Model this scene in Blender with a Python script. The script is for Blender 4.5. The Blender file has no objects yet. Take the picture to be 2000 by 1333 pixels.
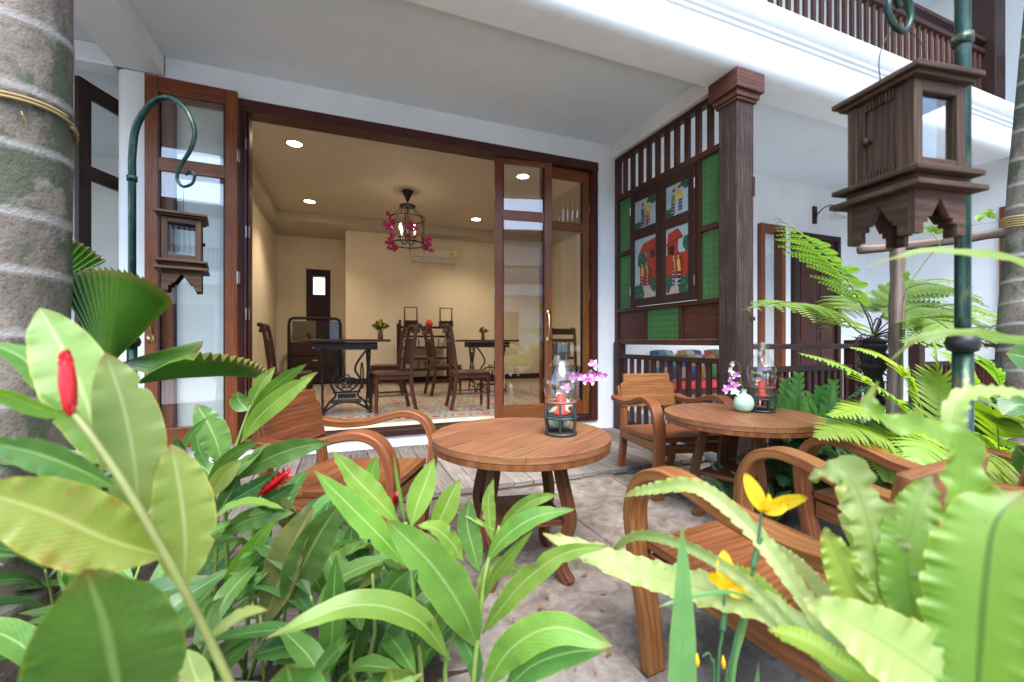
import bpy, math, random
from mathutils import Vector, Matrix, Euler, noise as mnoise
R = math.radians
random.seed(7)
scene = bpy.context.scene
COL = scene.collection

# ------------------------------------------------------------------ camera, sky, sun, exposure
CAM_H, FPX, YAW = 1.07, 830.0, math.atan(328 / 830)
cam_data = bpy.data.cameras.new('camera')
cam_data.sensor_width = 36.0
cam_data.lens = FPX / 2000 * 36.0
cam_data.clip_start, cam_data.clip_end = 0.02, 500.0
cam_data.dof.use_dof = True
cam_data.dof.focus_distance = 2.4
cam_data.dof.aperture_fstop = 2.1
cam = bpy.data.objects.new('camera', cam_data)
COL.objects.link(cam)
cam.location = (0, 0, CAM_H)
cam.rotation_euler = (R(90), 0, -YAW)
scene.camera = cam

SUN_EL, SUN_AZ = R(57), R(192)      # azimuth clockwise from +Y
world = bpy.data.worlds.new('World')
scene.world = world
world.use_nodes = True
wn = world.node_tree
sky = wn.nodes.new('ShaderNodeTexSky')
sky.sky_type = 'NISHITA'
sky.sun_disc = False
sky.sun_elevation = SUN_EL
sky.sun_rotation = SUN_AZ
sky.air_density = 1.0
sky.dust_density = 1.0
sky.ozone_density = 1.0
wbg = wn.nodes['Background']
wbg.inputs['Strength'].default_value = 0.15
wn.links.new(sky.outputs[0], wbg.inputs[0])

sun_data = bpy.data.lights.new('sun', 'SUN')
sun_data.energy = 1.35
sun_data.angle = R(45)
sun_data.color = (1.0, 0.97, 0.93)
sun = bpy.data.objects.new('sun', sun_data)
COL.objects.link(sun)
sdir = Vector((math.sin(SUN_AZ) * math.cos(SUN_EL), math.cos(SUN_AZ) * math.cos(SUN_EL), math.sin(SUN_EL)))
sun.rotation_euler = sdir.to_track_quat('Z', 'Y').to_euler()

CHAND_W, DOWN_W = .6, 24.0      # watts of the lit chandelier and downlights
vs = scene.view_settings
vs.view_transform = 'Standard'
vs.look = 'None'
vs.exposure = 2.5
vs.gamma = 1.0
vs.use_curve_mapping = False
scene.render.engine = 'CYCLES'
cy = scene.cycles
cy.use_denoising = True
cy.max_bounces = 10
cy.diffuse_bounces = 5
cy.glossy_bounces = 4
cy.transmission_bounces = 8
cy.transparent_max_bounces = 12
cy.caustics_reflective = False
cy.caustics_refractive = False
cy.sample_clamp_indirect = 6.0

_c, _s = math.cos(YAW), math.sin(YAW)
def at(px, py, d):
    """world point seen at photo pixel px,py at depth d metres"""
    a, b = (px - 1000) / FPX, (666 - py) / FPX
    return Vector(((a * _c + _s) * d, (-a * _s + _c) * d, CAM_H + b * d))

# ------------------------------------------------------------------ objects and mesh helpers
def tag(o, label, cat, group=None):
    o['label'] = label
    o['category'] = cat
    if group: o['group'] = group
    return o
def link(o, parent=None):
    COL.objects.link(o)
    if parent: o.parent = parent
    return o
def empty(name, loc=(0, 0, 0), rz=0, parent=None):
    o = bpy.data.objects.new(name, None)
    o.empty_display_size = 0.1
    o.location = loc
    o.rotation_euler = (0, 0, rz)
    return link(o, parent)
def thing(name, label, cat, loc=(0, 0, 0), rz=0, group=None):
    return tag(empty(name, loc, rz), label, cat, group)
def copy_tree(o, parent=None):
    c = o.copy(); COL.objects.link(c); c.parent = parent
    for ch in o.children: copy_tree(ch, c)
    return c

class MB:
    def __init__(s):
        s.v, s.f, s.uv, s.m = [], [], [], []
        s.smooth = False
    def face(s, idx, uvs=None, m=0):
        s.f.append(idx)
        s.uv.append(uvs if uvs else [(0, 0)] * len(idx))
        s.m.append(m)
    def box(s, c, size, rot=None, m=0, taper=1.0):
        """box centred at c; u of the grain runs along the longest side"""
        c = Vector(c); hx, hy, hz = (k / 2 for k in size)
        b = len(s.v)
        M = Euler(rot).to_matrix() if rot else None
        loc = []
        for z in (-hz, hz):
            for x, y in ((-hx, -hy), (hx, -hy), (hx, hy), (-hx, hy)):
                t = taper if z > 0 else 1.0
                p = Vector((x * t, y * t, z)); loc.append(p)
                s.v.append(c + (M @ p if M else p))
        L = max(range(3), key=lambda k: size[k])
        ou, ov = random.random() * 9, random.random() * 9
        for fi in ((0, 3, 2, 1), (4, 5, 6, 7), (0, 1, 5, 4), (1, 2, 6, 5), (2, 3, 7, 6), (3, 0, 4, 7)):
            n = (loc[fi[1]] - loc[fi[0]]).cross(loc[fi[2]] - loc[fi[1]])
            na = max(range(3), key=lambda k: abs(n[k]))
            ax = [k for k in range(3) if k != na]
            if L in ax: ua = L; va = [k for k in ax if k != L][0]
            else: ua, va = ax
            s.face([b + i for i in fi], [(loc[i][ua] + ou, loc[i][va] + ov + na * .37) for i in fi], m)
        return s
    def bx(s, x0, x1, y0, y1, z0, z1, m=0):
        return s.box(((x0 + x1) / 2, (y0 + y1) / 2, (z0 + z1) / 2), (abs(x1 - x0), abs(y1 - y0), abs(z1 - z0)), m=m)
    def sweep(s, pts, section, closed=True, up=(0, 0, 1), m=0, caps=True, scale=None):
        """sweep a 2d section (list of (a,b)) along pts; a runs sideways, b along the normal"""
        pts = [Vector(p) for p in pts]; n = len(section); b0 = len(s.v)
        L = 0; ou = random.random() * 9; us = []
        side = None
        for i, p in enumerate(pts):
            t = (pts[min(i + 1, len(pts) - 1)] - pts[max(i - 1, 0)]).normalized()
            if side is None:
                side = t.cross(Vector(up))
                if side.length < 1e-4: side = t.cross(Vector((1, 0.01, 0)))
            else: side = side - t * side.dot(t)
            side.normalize()
            nor = side.cross(t)
            k = scale[i] if scale else 1.0
            if i: L += (p - pts[i - 1]).length
            us.append(L + ou)
            for a, b in section: s.v.append(p + side * a * k + nor * b * k)
        per = [0]
        for j in range(n):
            q, r_ = section[j], section[(j + 1) % n]
            per.append(per[-1] + math.hypot(q[0] - r_[0], q[1] - r_[1]))
        for i in range(len(pts) - 1):
            for j in range(n if closed else n - 1):
                a = b0 + i * n + j; a2 = b0 + i * n + (j + 1) % n
                s.face([a, a2, a2 + n, a + n], [(us[i], per[j]), (us[i], per[j + 1]), (us[i + 1], per[j + 1]), (us[i + 1], per[j])], m)
        if caps and closed:
            s.face([b0 + j for j in range(n)][::-1], [(us[0], per[j]) for j in range(n)], m)
            e = b0 + (len(pts) - 1) * n
            s.face([e + j for j in range(n)], [(us[-1], per[j]) for j in range(n)], m)
        return s
    def tube(s, pts, r, n=8, m=0, scale=None):
        sec = [(r * math.cos(2 * math.pi * k / n), r * math.sin(2 * math.pi * k / n)) for k in range(n)]
        return s.sweep(pts, sec, m=m, scale=scale)
    def ribbon(s, pts, w, t, up=(1, 0, 0), m=0, scale=None):
        return s.sweep(pts, [(-w / 2, -t / 2), (w / 2, -t / 2), (w / 2, t / 2), (-w / 2, t / 2)], up=up, m=m, scale=scale)
    def lathe(s, prof, c=(0, 0, 0), n=24, m=0):
        c = Vector(c); b0 = len(s.v); k = len(prof)
        for i in range(n):
            a = 2 * math.pi * i / n
            for r, z in prof: s.v.append(c + Vector((r * math.cos(a), r * math.sin(a), z)))
        L = [0]
        for q in range(1, k): L.append(L[-1] + math.hypot(prof[q][0] - prof[q - 1][0], prof[q][1] - prof[q - 1][1]))
        for i in range(n):
            for j in range(k - 1):
                a = b0 + i * k + j; a2 = b0 + ((i + 1) % n) * k + j
                s.face([a, a2, a2 + 1, a + 1], [(L[j], i / n), (L[j], (i + 1) / n), (L[j + 1], (i + 1) / n), (L[j + 1], i / n)], m)
        return s
    def prism(s, poly, z0, z1, M=None, m=0):
        """poly in local xy, extruded z0..z1, optional matrix"""
        n = len(poly); b0 = len(s.v)
        ou = random.random() * 9
        for z in (z0, z1):
            for x, y in poly:
                p = Vector((x, y, z)); s.v.append(M @ p if M else p)
        s.face(list(range(b0, b0 + n))[::-1], [(x + ou, y) for x, y in poly][::-1], m)
        s.face(list(range(b0 + n, b0 + 2 * n)), [(x + ou, y) for x, y in poly], m)
        per = 0
        for j in range(n):
            k = (j + 1) % n; q, r_ = poly[j], poly[k]
            l = math.hypot(q[0] - r_[0], q[1] - r_[1])
            s.face([b0 + j, b0 + k, b0 + n + k, b0 + n + j], [(per + ou, z0), (per + l + ou, z0), (per + l + ou, z1), (per + ou, z1)], m)
            per += l
        return s
    def mesh(s, name, mats, smooth=None):
        me = bpy.data.meshes.new(name)
        me.from_pydata([tuple(v) for v in s.v], [], s.f)
        uvl = me.uv_layers.new(name='UVMap')
        flat = [c for f in s.uv for p in f for c in p]
        uvl.data.foreach_set('uv', flat)
        for mt in (mats if isinstance(mats, (list, tuple)) else [mats]): me.materials.append(mt)
        if any(s.m): me.polygons.foreach_set('material_index', s.m)
        if smooth if smooth is not None else s.smooth:
            me.polygons.foreach_set('use_smooth', [True] * len(me.polygons))
        me.update()
        return me
    def build(s, name, mats, parent=None, bevel=0, smooth=None, seg=2, auto=None):
        me = s.mesh(name, mats, smooth)
        o = bpy.data.objects.new(name, me); link(o, parent)
        if auto is not None:
            me.polygons.foreach_set('use_smooth', [True] * len(me.polygons))
            me.set_sharp_from_angle(angle=R(auto))
        if bevel:
            b = o.modifiers.new('bevel', 'BEVEL'); b.width = bevel; b.segments = seg; b.limit_method = 'ANGLE'
            b.angle_limit = R(40); b.harden_normals = False
        return o

def spline(pts, n=8):
    """Catmull-Rom through pts"""
    P = [Vector(p) for p in pts]
    P = [2 * P[0] - P[1]] + P + [2 * P[-1] - P[-2]]
    out = []
    for i in range(1, len(P) - 2):
        for k in range(n):
            t = k / n
            out.append(.5 * ((2 * P[i]) + (P[i + 1] - P[i - 1]) * t + (2 * P[i - 1] - 5 * P[i] + 4 * P[i + 1] - P[i + 2]) * t * t + (3 * P[i] - P[i - 1] - 3 * P[i + 1] + P[i + 2]) * t ** 3))
    out.append(P[-2].copy())
    return out

# ------------------------------------------------------------------ materials
def mat(name):
    m = bpy.data.materials.new(name); m.use_nodes = True
    nt = m.node_tree
    return m, nt, nt.nodes['Principled BSDF']
def N(nt, t, **kw):
    n = nt.nodes.new(t)
    for k, v in kw.items():
        if k.startswith('i_'): n.inputs[int(k[2:])].default_value = v
        else: setattr(n, k, v)
    return n
def ramp(nt, stops):
    n = nt.nodes.new('ShaderNodeValToRGB')
    e = n.color_ramp.elements
    while len(e) < len(stops): e.new(0.5)
    for k, (p, c) in enumerate(stops):
        e[k].position = p; e[k].color = (*c, 1)
    return n
def mixc(nt, a, b, fac, blend='MIX'):
    n = nt.nodes.new('ShaderNodeMix'); n.data_type = 'RGBA'; n.blend_type = blend
    for sock, v in ((n.inputs[0], fac), (n.inputs[6], a), (n.inputs[7], b)):
        if hasattr(v, 'is_linked'): nt.links.new(v, sock)
        elif isinstance(v, (int, float)): sock.default_value = v
        else: sock.default_value = (*v, 1)
    return n.outputs[2]
def noise(nt, coord, scale, detail=4, rough=.55, dist=0.0, mapping=None):
    n = nt.nodes.new('ShaderNodeTexNoise')
    n.inputs['Scale'].default_value = scale; n.inputs['Detail'].default_value = detail
    n.inputs['Roughness'].default_value = rough; n.inputs['Distortion'].default_value = dist
    if mapping:
        mp = nt.nodes.new('ShaderNodeMapping'); mp.inputs['Scale'].default_value = mapping
        nt.links.new(coord, mp.inputs[0]); coord = mp.outputs[0]
    nt.links.new(coord, n.inputs['Vector'])
    return n.outputs['Fac']
def bump(nt, h, bs, strength=.3, dist=.01):
    b = nt.nodes.new('ShaderNodeBump'); b.inputs['Strength'].default_value = strength; b.inputs['Distance'].default_value = dist
    nt.links.new(h, b.inputs['Height']); nt.links.new(b.outputs[0], bs.inputs['Normal'])
def rnd_bright(nt, col, amt, hue=.01):
    oi = nt.nodes.new('ShaderNodeObjectInfo')
    mr = N(nt, 'ShaderNodeMapRange'); mr.inputs[3].default_value = 1 - amt; mr.inputs[4].default_value = 1 + amt
    nt.links.new(oi.outputs['Random'], mr.inputs[0])
    h = nt.nodes.new('ShaderNodeHueSaturation')
    nt.links.new(mr.outputs[0], h.inputs['Value']); nt.links.new(col, h.inputs['Color'])
    if hue:
        m2 = N(nt, 'ShaderNodeMath', operation='MULTIPLY'); m2.inputs[1].default_value = 7.31
        fr = N(nt, 'ShaderNodeMath', operation='FRACT')
        nt.links.new(oi.outputs['Random'], m2.inputs[0]); nt.links.new(m2.outputs[0], fr.inputs[0])
        mh = N(nt, 'ShaderNodeMapRange'); mh.inputs[3].default_value = .5 - hue; mh.inputs[4].default_value = .5 + hue
        nt.links.new(fr.outputs[0], mh.inputs[0]); nt.links.new(mh.outputs[0], h.inputs['Hue'])
    return h.outputs[0]
def uvc(nt): return nt.nodes.new('ShaderNodeTexCoord').outputs['UV']
def objc(nt): return nt.nodes.new('ShaderNodeTexCoord').outputs['Object']

def wood(name, dark, mid, light, rough=.4, scale=1.0, var=.12, bump_s=.15, coat=0.0, stain=0.35):
    m, nt, bs = mat(name)
    uv = uvc(nt)
    n1 = noise(nt, uv, 3 * scale, 6, .62, .9, (1.0, 10, 1))
    n2 = noise(nt, uv, 9 * scale, 5, .6, .3, (0.6, 34, 1))
    n3 = noise(nt, objc(nt), 3.2, 3)
    wv = nt.nodes.new('ShaderNodeTexWave'); wv.bands_direction = 'Y'; wv.inputs['Scale'].default_value = 9 * scale
    wv.inputs['Distortion'].default_value = 9; wv.inputs['Detail'].default_value = 3; wv.inputs['Detail Scale'].default_value = .8
    mp = nt.nodes.new('ShaderNodeMapping'); mp.inputs['Scale'].default_value = (.35, 1.4, 1)
    nt.links.new(uv, mp.inputs[0]); nt.links.new(mp.outputs[0], wv.inputs[0])
    a = N(nt, 'ShaderNodeMath', operation='MULTIPLY_ADD'); a.inputs[1].default_value = .62
    nt.links.new(n1, a.inputs[0])
    b = N(nt, 'ShaderNodeMath', operation='MULTIPLY'); b.inputs[1].default_value = .13
    nt.links.new(wv.outputs['Fac'], b.inputs[0]); nt.links.new(b.outputs[0], a.inputs[2])
    c2 = N(nt, 'ShaderNodeMath', operation='MULTIPLY_ADD'); c2.inputs[1].default_value = .28
    nt.links.new(n2, c2.inputs[0]); nt.links.new(a.outputs[0], c2.inputs[2])
    rp = ramp(nt, [(.28, dark), (.52, mid), (.78, light)])
    nt.links.new(c2.outputs[0], rp.inputs[0])
    rs = ramp(nt, [(.3, (1, 1, 1)), (.75, (1 - stain, 1 - stain, 1 - stain))])
    nt.links.new(n3, rs.inputs[0])
    col = mixc(nt, rp.outputs[0], rs.outputs[0], .8, 'MULTIPLY')
    nt.links.new(rnd_bright(nt, col, var, .008), bs.inputs['Base Color'])
    rr = N(nt, 'ShaderNodeMapRange'); rr.inputs[3].default_value = rough - .1; rr.inputs[4].default_value = rough + .15
    nt.links.new(n3, rr.inputs[0]); nt.links.new(rr.outputs[0], bs.inputs['Roughness'])
    bs.inputs['Specular IOR Level'].default_value = .28; bs.inputs['Coat Weight'].default_value = coat * .3; bs.inputs['Coat Roughness'].default_value = .25
    bump(nt, c2.outputs[0], bs, bump_s, .004)
    return m
def paint(name, col, rough=.6, spot=.04, bs_s=.06, scale=2.0):
    m, nt, bs = mat(name)
    o = nt.nodes.new('ShaderNodeTexCoord').outputs['Object']
    n1 = noise(nt, o, scale, 5, .6)
    rp = ramp(nt, [(.3, tuple(k * (1 - spot) for k in col)), (.7, tuple(min(1, k * (1 + spot)) for k in col))])
    nt.links.new(n1, rp.inputs[0])
    st = ramp(nt, [(.50, (1, 1, 1)), (.78, (.90, .895, .88))]); nt.links.new(noise(nt, o, 1.0, 6, .65, .3, (5, 5, .7)), st.inputs[0])
    nt.links.new(mixc(nt, rp.outputs[0], st.outputs[0], .55, 'MULTIPLY'), bs.inputs['Base Color'])
    bs.inputs['Roughness'].default_value = rough
    bump(nt, noise(nt, o, 90, 3), bs, bs_s, .004)
    return m
def plain(name, col, rough=.5, metal=0.0, var=0, emit=None, es=0, spec=.5):
    m, nt, bs = mat(name)
    o = objc(nt)
    rp = ramp(nt, [(.3, tuple(k * .85 for k in col)), (.7, tuple(min(1, k * 1.1) for k in col))])
    nt.links.new(noise(nt, o, 14, 4), rp.inputs[0])
    c_ = rp.outputs[0]
    if var: c_ = rnd_bright(nt, c_, var)
    nt.links.new(c_, bs.inputs['Base Color'])
    bs.inputs['Roughness'].default_value = rough; bs.inputs['Metallic'].default_value = metal
    bs.inputs['Specular IOR Level'].default_value = spec
    if emit: bs.inputs['Emission Color'].default_value = (*emit, 1); bs.inputs['Emission Strength'].default_value = es
    return m
def glass(name, tint=(1, 1, 1), refl=1.0, rough=0.0, ior=1.5, film=0.0):
    """thin pane: straight-through light plus Fresnel reflection"""
    m = bpy.data.materials.new(name); m.use_nodes = True; nt = m.node_tree
    nt.nodes.remove(nt.nodes['Principled BSDF'])
    tr = nt.nodes.new('ShaderNodeBsdfTransparent'); tr.inputs[0].default_value = (*tint, 1)
    gl = nt.nodes.new('ShaderNodeBsdfGlossy'); gl.inputs['Roughness'].default_value = rough
    lw = nt.nodes.new('ShaderNodeLayerWeight'); lw.inputs[0].default_value = .5
    pw = N(nt, 'ShaderNodeMath', operation='POWER'); pw.inputs[1].default_value = 5.0
    nt.links.new(lw.outputs['Facing'], pw.inputs[0])
    mul = N(nt, 'ShaderNodeMath', operation='MULTIPLY_ADD', use_clamp=True); mul.inputs[1].default_value = .85; mul.inputs[2].default_value = .07 * refl + film
    nt.links.new(pw.outputs[0], mul.inputs[0])
    mx = nt.nodes.new('ShaderNodeMixShader')
    nt.links.new(mul.outputs[0], mx.inputs[0]); nt.links.new(tr.outputs[0], mx.inputs[1]); nt.links.new(gl.outputs[0], mx.inputs[2])
    nt.links.new(mx.outputs[0], nt.nodes['Material Output'].inputs[0])
    return m
def leafmat(name, dark, light, rib, rough=.38, trans=.35, var=.22, speck=None, veins=16, hue=.014, tcol=None, vein_amt=.5):
    """uv: u across 0..1 (0.5 = midrib), v along 0..1"""
    m, nt, bs = mat(name)
    tc = nt.nodes.new('ShaderNodeTexCoord')
    sep = nt.nodes.new('ShaderNodeSeparateXYZ'); nt.links.new(tc.outputs['UV'], sep.inputs[0])
    d = N(nt, 'ShaderNodeMath', operation='SUBTRACT'); d.inputs[1].default_value = .5
    nt.links.new(sep.outputs[0], d.inputs[0])
    ab = N(nt, 'ShaderNodeMath', operation='ABSOLUTE'); nt.links.new(d.outputs[0], ab.inputs[0])
    # side veins sweep forward from the midrib
    k = N(nt, 'ShaderNodeMath', operation='MULTIPLY_ADD'); k.inputs[1].default_value = -.55
    nt.links.new(ab.outputs[0], k.inputs[0]); nt.links.new(sep.outputs[1], k.inputs[2])
    kd = N(nt, 'ShaderNodeMath', operation='MULTIPLY_ADD'); kd.inputs[1].default_value = .045
    nt.links.new(noise(nt, tc.outputs['Object'], 16, 3, .6), kd.inputs[0]); nt.links.new(k.outputs[0], kd.inputs[2])
    sn = N(nt, 'ShaderNodeMath', operation='MULTIPLY'); sn.inputs[1].default_value = veins * 6.283
    nt.links.new(kd.outputs[0], sn.inputs[0])
    si = N(nt, 'ShaderNodeMath', operation='SINE'); nt.links.new(sn.outputs[0], si.inputs[0])
    big = noise(nt, tc.outputs['Object'], 7, 4, .6)
    fine = noise(nt, tc.outputs['Object'], 60, 3, .6)
    rp = ramp(nt, [(.3, dark), (.72, light)])
    nt.links.new(big, rp.inputs[0])
    col = rp.outputs[0]
    vv = N(nt, 'ShaderNodeMapRange'); vv.inputs[1].default_value = -.2; vv.inputs[2].default_value = 1; vv.inputs[3].default_value = 0; vv.inputs[4].default_value = vein_amt * .16
    nt.links.new(si.outputs[0], vv.inputs[0])
    vm = N(nt, 'ShaderNodeMapRange'); vm.inputs[1].default_value = .35; vm.inputs[2].default_value = .65; nt.links.new(noise(nt, tc.outputs['Object'], 5, 3), vm.inputs[0])
    vx = N(nt, 'ShaderNodeMath', operation='MULTIPLY'); nt.links.new(vv.outputs[0], vx.inputs[0]); nt.links.new(vm.outputs[0], vx.inputs[1])
    col = mixc(nt, col, tuple(min(1, q * 1.5) for q in light), vx.outputs[0])
    rf = N(nt, 'ShaderNodeMapRange'); rf.inputs[1].default_value = .012; rf.inputs[2].default_value = .045; rf.inputs[3].default_value = .9; rf.inputs[4].default_value = 0
    nt.links.new(ab.outputs[0], rf.inputs[0])
    col = mixc(nt, col, rib, rf.outputs[0])
    if speck:
        sp = ramp(nt, [(.55, (0, 0, 0)), (.72, (1, 1, 1))]); nt.links.new(noise(nt, tc.outputs['Object'], 22, 5, .7), sp.inputs[0])
        col = mixc(nt, col, speck, sp.outputs[0])
    # worn margin
    ed = N(nt, 'ShaderNodeMapRange'); ed.inputs[1].default_value = .465; ed.inputs[2].default_value = .5; ed.inputs[3].default_value = 0; ed.inputs[4].default_value = .55
    nt.links.new(ab.outputs[0], ed.inputs[0])
    col = mixc(nt, col, tuple(min(1, q) for q in (light[0] * 1.7 + .03, light[1] * 1.25, light[2] * .8)), ed.outputs[0])
    # dry tip and small blemishes
    tp = N(nt, 'ShaderNodeMapRange'); tp.inputs[1].default_value = .90; tp.inputs[2].default_value = 1.0; tp.inputs[3].default_value = 0; tp.inputs[4].default_value = 1.3
    nt.links.new(sep.outputs[1], tp.inputs[0])
    tm = N(nt, 'ShaderNodeMath', operation='MULTIPLY', use_clamp=True); nt.links.new(tp.outputs[0], tm.inputs[0]); nt.links.new(big, tm.inputs[1])
    col = mixc(nt, col, (.20, .12, .035), tm.outputs[0])
    bl = ramp(nt, [(.66, (0, 0, 0)), (.74, (.65, .65, .65))]); nt.links.new(noise(nt, tc.outputs['Object'], 34, 4, .75), bl.inputs[0])
    col = mixc(nt, col, (.12, .095, .025), bl.outputs[0])
    col = rnd_bright(nt, col, var, hue)
    nt.links.new(col, bs.inputs['Base Color'])
    rr = N(nt, 'ShaderNodeMapRange'); rr.inputs[3].default_value = rough - .1; rr.inputs[4].default_value = rough + .14
    nt.links.new(big, rr.inputs[0]); nt.links.new(rr.outputs[0], bs.inputs['Roughness'])
    bs.inputs['Specular IOR Level'].default_value = .5
    ad = N(nt, 'ShaderNodeMath', operation='MULTIPLY_ADD'); ad.inputs[1].default_value = .5
    nt.links.new(si.outputs[0], ad.inputs[0]); nt.links.new(fine, ad.inputs[2])
    bump(nt, ad.outputs[0], bs, .14, .002)
    tr = nt.nodes.new('ShaderNodeBsdfTranslucent')
    tcx = mixc(nt, col, tcol or (1.0, 1.0, .35), .55, 'MULTIPLY')
    h = nt.nodes.new('ShaderNodeHueSaturation'); h.inputs['Value'].default_value = 1.6; h.inputs['Saturation'].default_value = 1.1
    nt.links.new(tcx, h.inputs['Color']); nt.links.new(h.outputs[0], tr.inputs[0])
    mx = nt.nodes.new('ShaderNodeMixShader'); mx.inputs[0].default_value = trans
    nt.links.new(bs.outputs[0], mx.inputs[1]); nt.links.new(tr.outputs[0], mx.inputs[2])
    nt.links.new(mx.outputs[0], nt.nodes['Material Output'].inputs[0])
    return m

M = {}
M['white'] = paint('white_wall_paint', (.79, .80, .80), .55, .05, .08, 1.4)
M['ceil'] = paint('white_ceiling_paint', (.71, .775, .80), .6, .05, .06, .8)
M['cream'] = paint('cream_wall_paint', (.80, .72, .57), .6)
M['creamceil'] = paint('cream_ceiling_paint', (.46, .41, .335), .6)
M['teak'] = wood('teak', (.095, .030, .010), (.205, .072, .024), (.325, .133, .050), .38, 1.0, .1, .12, coat=.15)
M['teak_top'] = wood('teak_table_top', (.12, .048, .020), (.22, .092, .040), (.33, .155, .075), .44, .8, .08, .14, coat=.1, stain=.25)
M['door'] = wood('varnished_door_wood', (.085, .023, .007), (.18, .055, .017), (.29, .10, .033), .34, 1.2, .1, .1, coat=.3)
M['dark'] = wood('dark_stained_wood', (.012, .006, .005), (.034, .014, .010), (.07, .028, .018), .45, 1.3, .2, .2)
M['red_dark'] = wood('red_brown_stained_wood', (.022, .008, .005), (.060, .018, .011), (.11, .036, .020), .42, 1.3, .2, .2)
M['old'] = wood('old_column_wood', (.012, .008, .006), (.044, .027, .021), (.12, .080, .062), .7, 1.0, .1, .25, stain=.5)
M['capital'] = wood('capital_wood', (.04, .016, .010), (.10, .040, .025), (.19, .088, .056), .5, 1.0, .1, .4)
M['plank'] = wood('weathered_deck_wood', (.11, .095, .085), (.22, .19, .165), (.35, .31, .27), .75, 1.0, .28, .35, stain=.45)
M['bird'] = wood('birdhouse_wood', (.017, .008, .004), (.056, .027, .014), (.14, .078, .042), .6, 1.1, .15, .3)
M['chairdark'] = wood('dining_chair_wood', (.03, .010, .005), (.085, .028, .013), (.15, .055, .026), .38, 1.2, .15, .1)
M['log'] = wood('peeling_log_bark', (.05, .026, .018), (.17, .115, .09), (.36, .31, .28), .8, .6, .1, .8, stain=.6)
M['glass'] = glass('window_glass', (.97, .98, .97), 1.15)
M['lampglass'] = glass('lamp_chimney_glass', (.985, .99, .985), 1.5, film=.015)
M['smoked'] = glass('sooty_lamp_glass', (.36, .37, .37), 1.2, film=.03)
M['iron'] = plain('black_cast_iron', (.014, .014, .015), .45, .3)
M['rattan'] = plain('dark_green_cane', (.022, .032, .033), .4)
M['rattan_band'] = plain('brown_cane_binding', (.20, .075, .035), .6)
M['brass'] = plain('polished_brass', (.75, .55, .24), .25, 1.0)
M['steel'] = plain('hinge_steel', (.25, .22, .2), .35, 1.0)
M['candle'] = plain('red_wax', (.72, .045, .022), .45)
M['celadon'] = plain('celadon_glaze', (.44, .62, .48), .18)
M['bulb'] = plain('lit_bulb', (1, .9, .7), .4, emit=(1, .82, .52), es=6)
M['lampface'] = plain('lit_downlight', (1, .9, .7), .4, emit=(1, .80, .50), es=9)
M['acwhite'] = plain('air_conditioner_plastic', (.62, .60, .55), .4)
M['yellow'] = plain('yellow_label', (.75, .5, .05), .5)
M['signgold'] = plain('gilt_number', (.35, .18, .05), .35, .6)
M['frost'] = plain('frosted_lamp_glass', (.75, .75, .72), .3)
M['wire'] = plain('black_wire', (.03, .025, .022), .5, .5)
M['rope'] = plain('coconut_rope', (.33, .24, .11), .95, spec=.1)
M['soil'] = None
def green_patina():
    m, nt, bs = mat('green_patina_metal')
    o = objc(nt)
    rp = ramp(nt, [(.35, (.006, .018, .013)), (.55, (.013, .048, .034)), (.64, (.075, .075, .042)), (.78, (.17, .18, .12))])
    nt.links.new(noise(nt, o, 26, 6, .7, .4, (1, 1, .35)), rp.inputs[0]); nt.links.new(rp.outputs[0], bs.inputs['Base Color'])
    bs.inputs['Metallic'].default_value = .55; bs.inputs['Roughness'].default_value = .36
    bump(nt, noise(nt, o, 40, 4), bs, .25, .003)
    return m
M['patina'] = green_patina()
def green_glass():
    m, nt, bs = mat('green_patterned_glass')
    uv = uvc(nt)
    mp = nt.nodes.new('ShaderNodeMapping'); mp.inputs['Scale'].default_value = (24, 24, 1); mp.inputs['Rotation'].default_value = (0, 0, R(45))
    nt.links.new(uv, mp.inputs[0])
    ck = nt.nodes.new('ShaderNodeTexChecker'); ck.inputs['Scale'].default_value = 1.0
    nt.links.new(mp.outputs[0], ck.inputs[0])
    n_ = noise(nt, uv, 60, 3)
    ad = N(nt, 'ShaderNodeMath', operation='ADD'); nt.links.new(ck.outputs['Fac'], ad.inputs[0]); nt.links.new(n_, ad.inputs[1])
    nt.links.new(mixc(nt, mixc(nt, (.060, .150, .055), (.092, .215, .078), ck.outputs['Fac']), noise(nt, objc(nt), 2.5, 4), .5, 'OVERLAY'), bs.inputs['Base Color']); bs.inputs['Roughness'].default_value = .22
    bump(nt, ad.outputs[0], bs, .5, .004)
    tr = nt.nodes.new('ShaderNodeBsdfTranslucent'); tr.inputs[0].default_value = (.14, .36, .13, 1)
    mx = nt.nodes.new('ShaderNodeMixShader'); mx.inputs[0].default_value = .45
    nt.links.new(bs.outputs[0], mx.inputs[1]); nt.links.new(tr.outputs[0], mx.inputs[2])
    nt.links.new(mx.outputs[0], nt.nodes['Material Output'].inputs[0])
    return m
M['green'] = green_glass()
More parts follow.
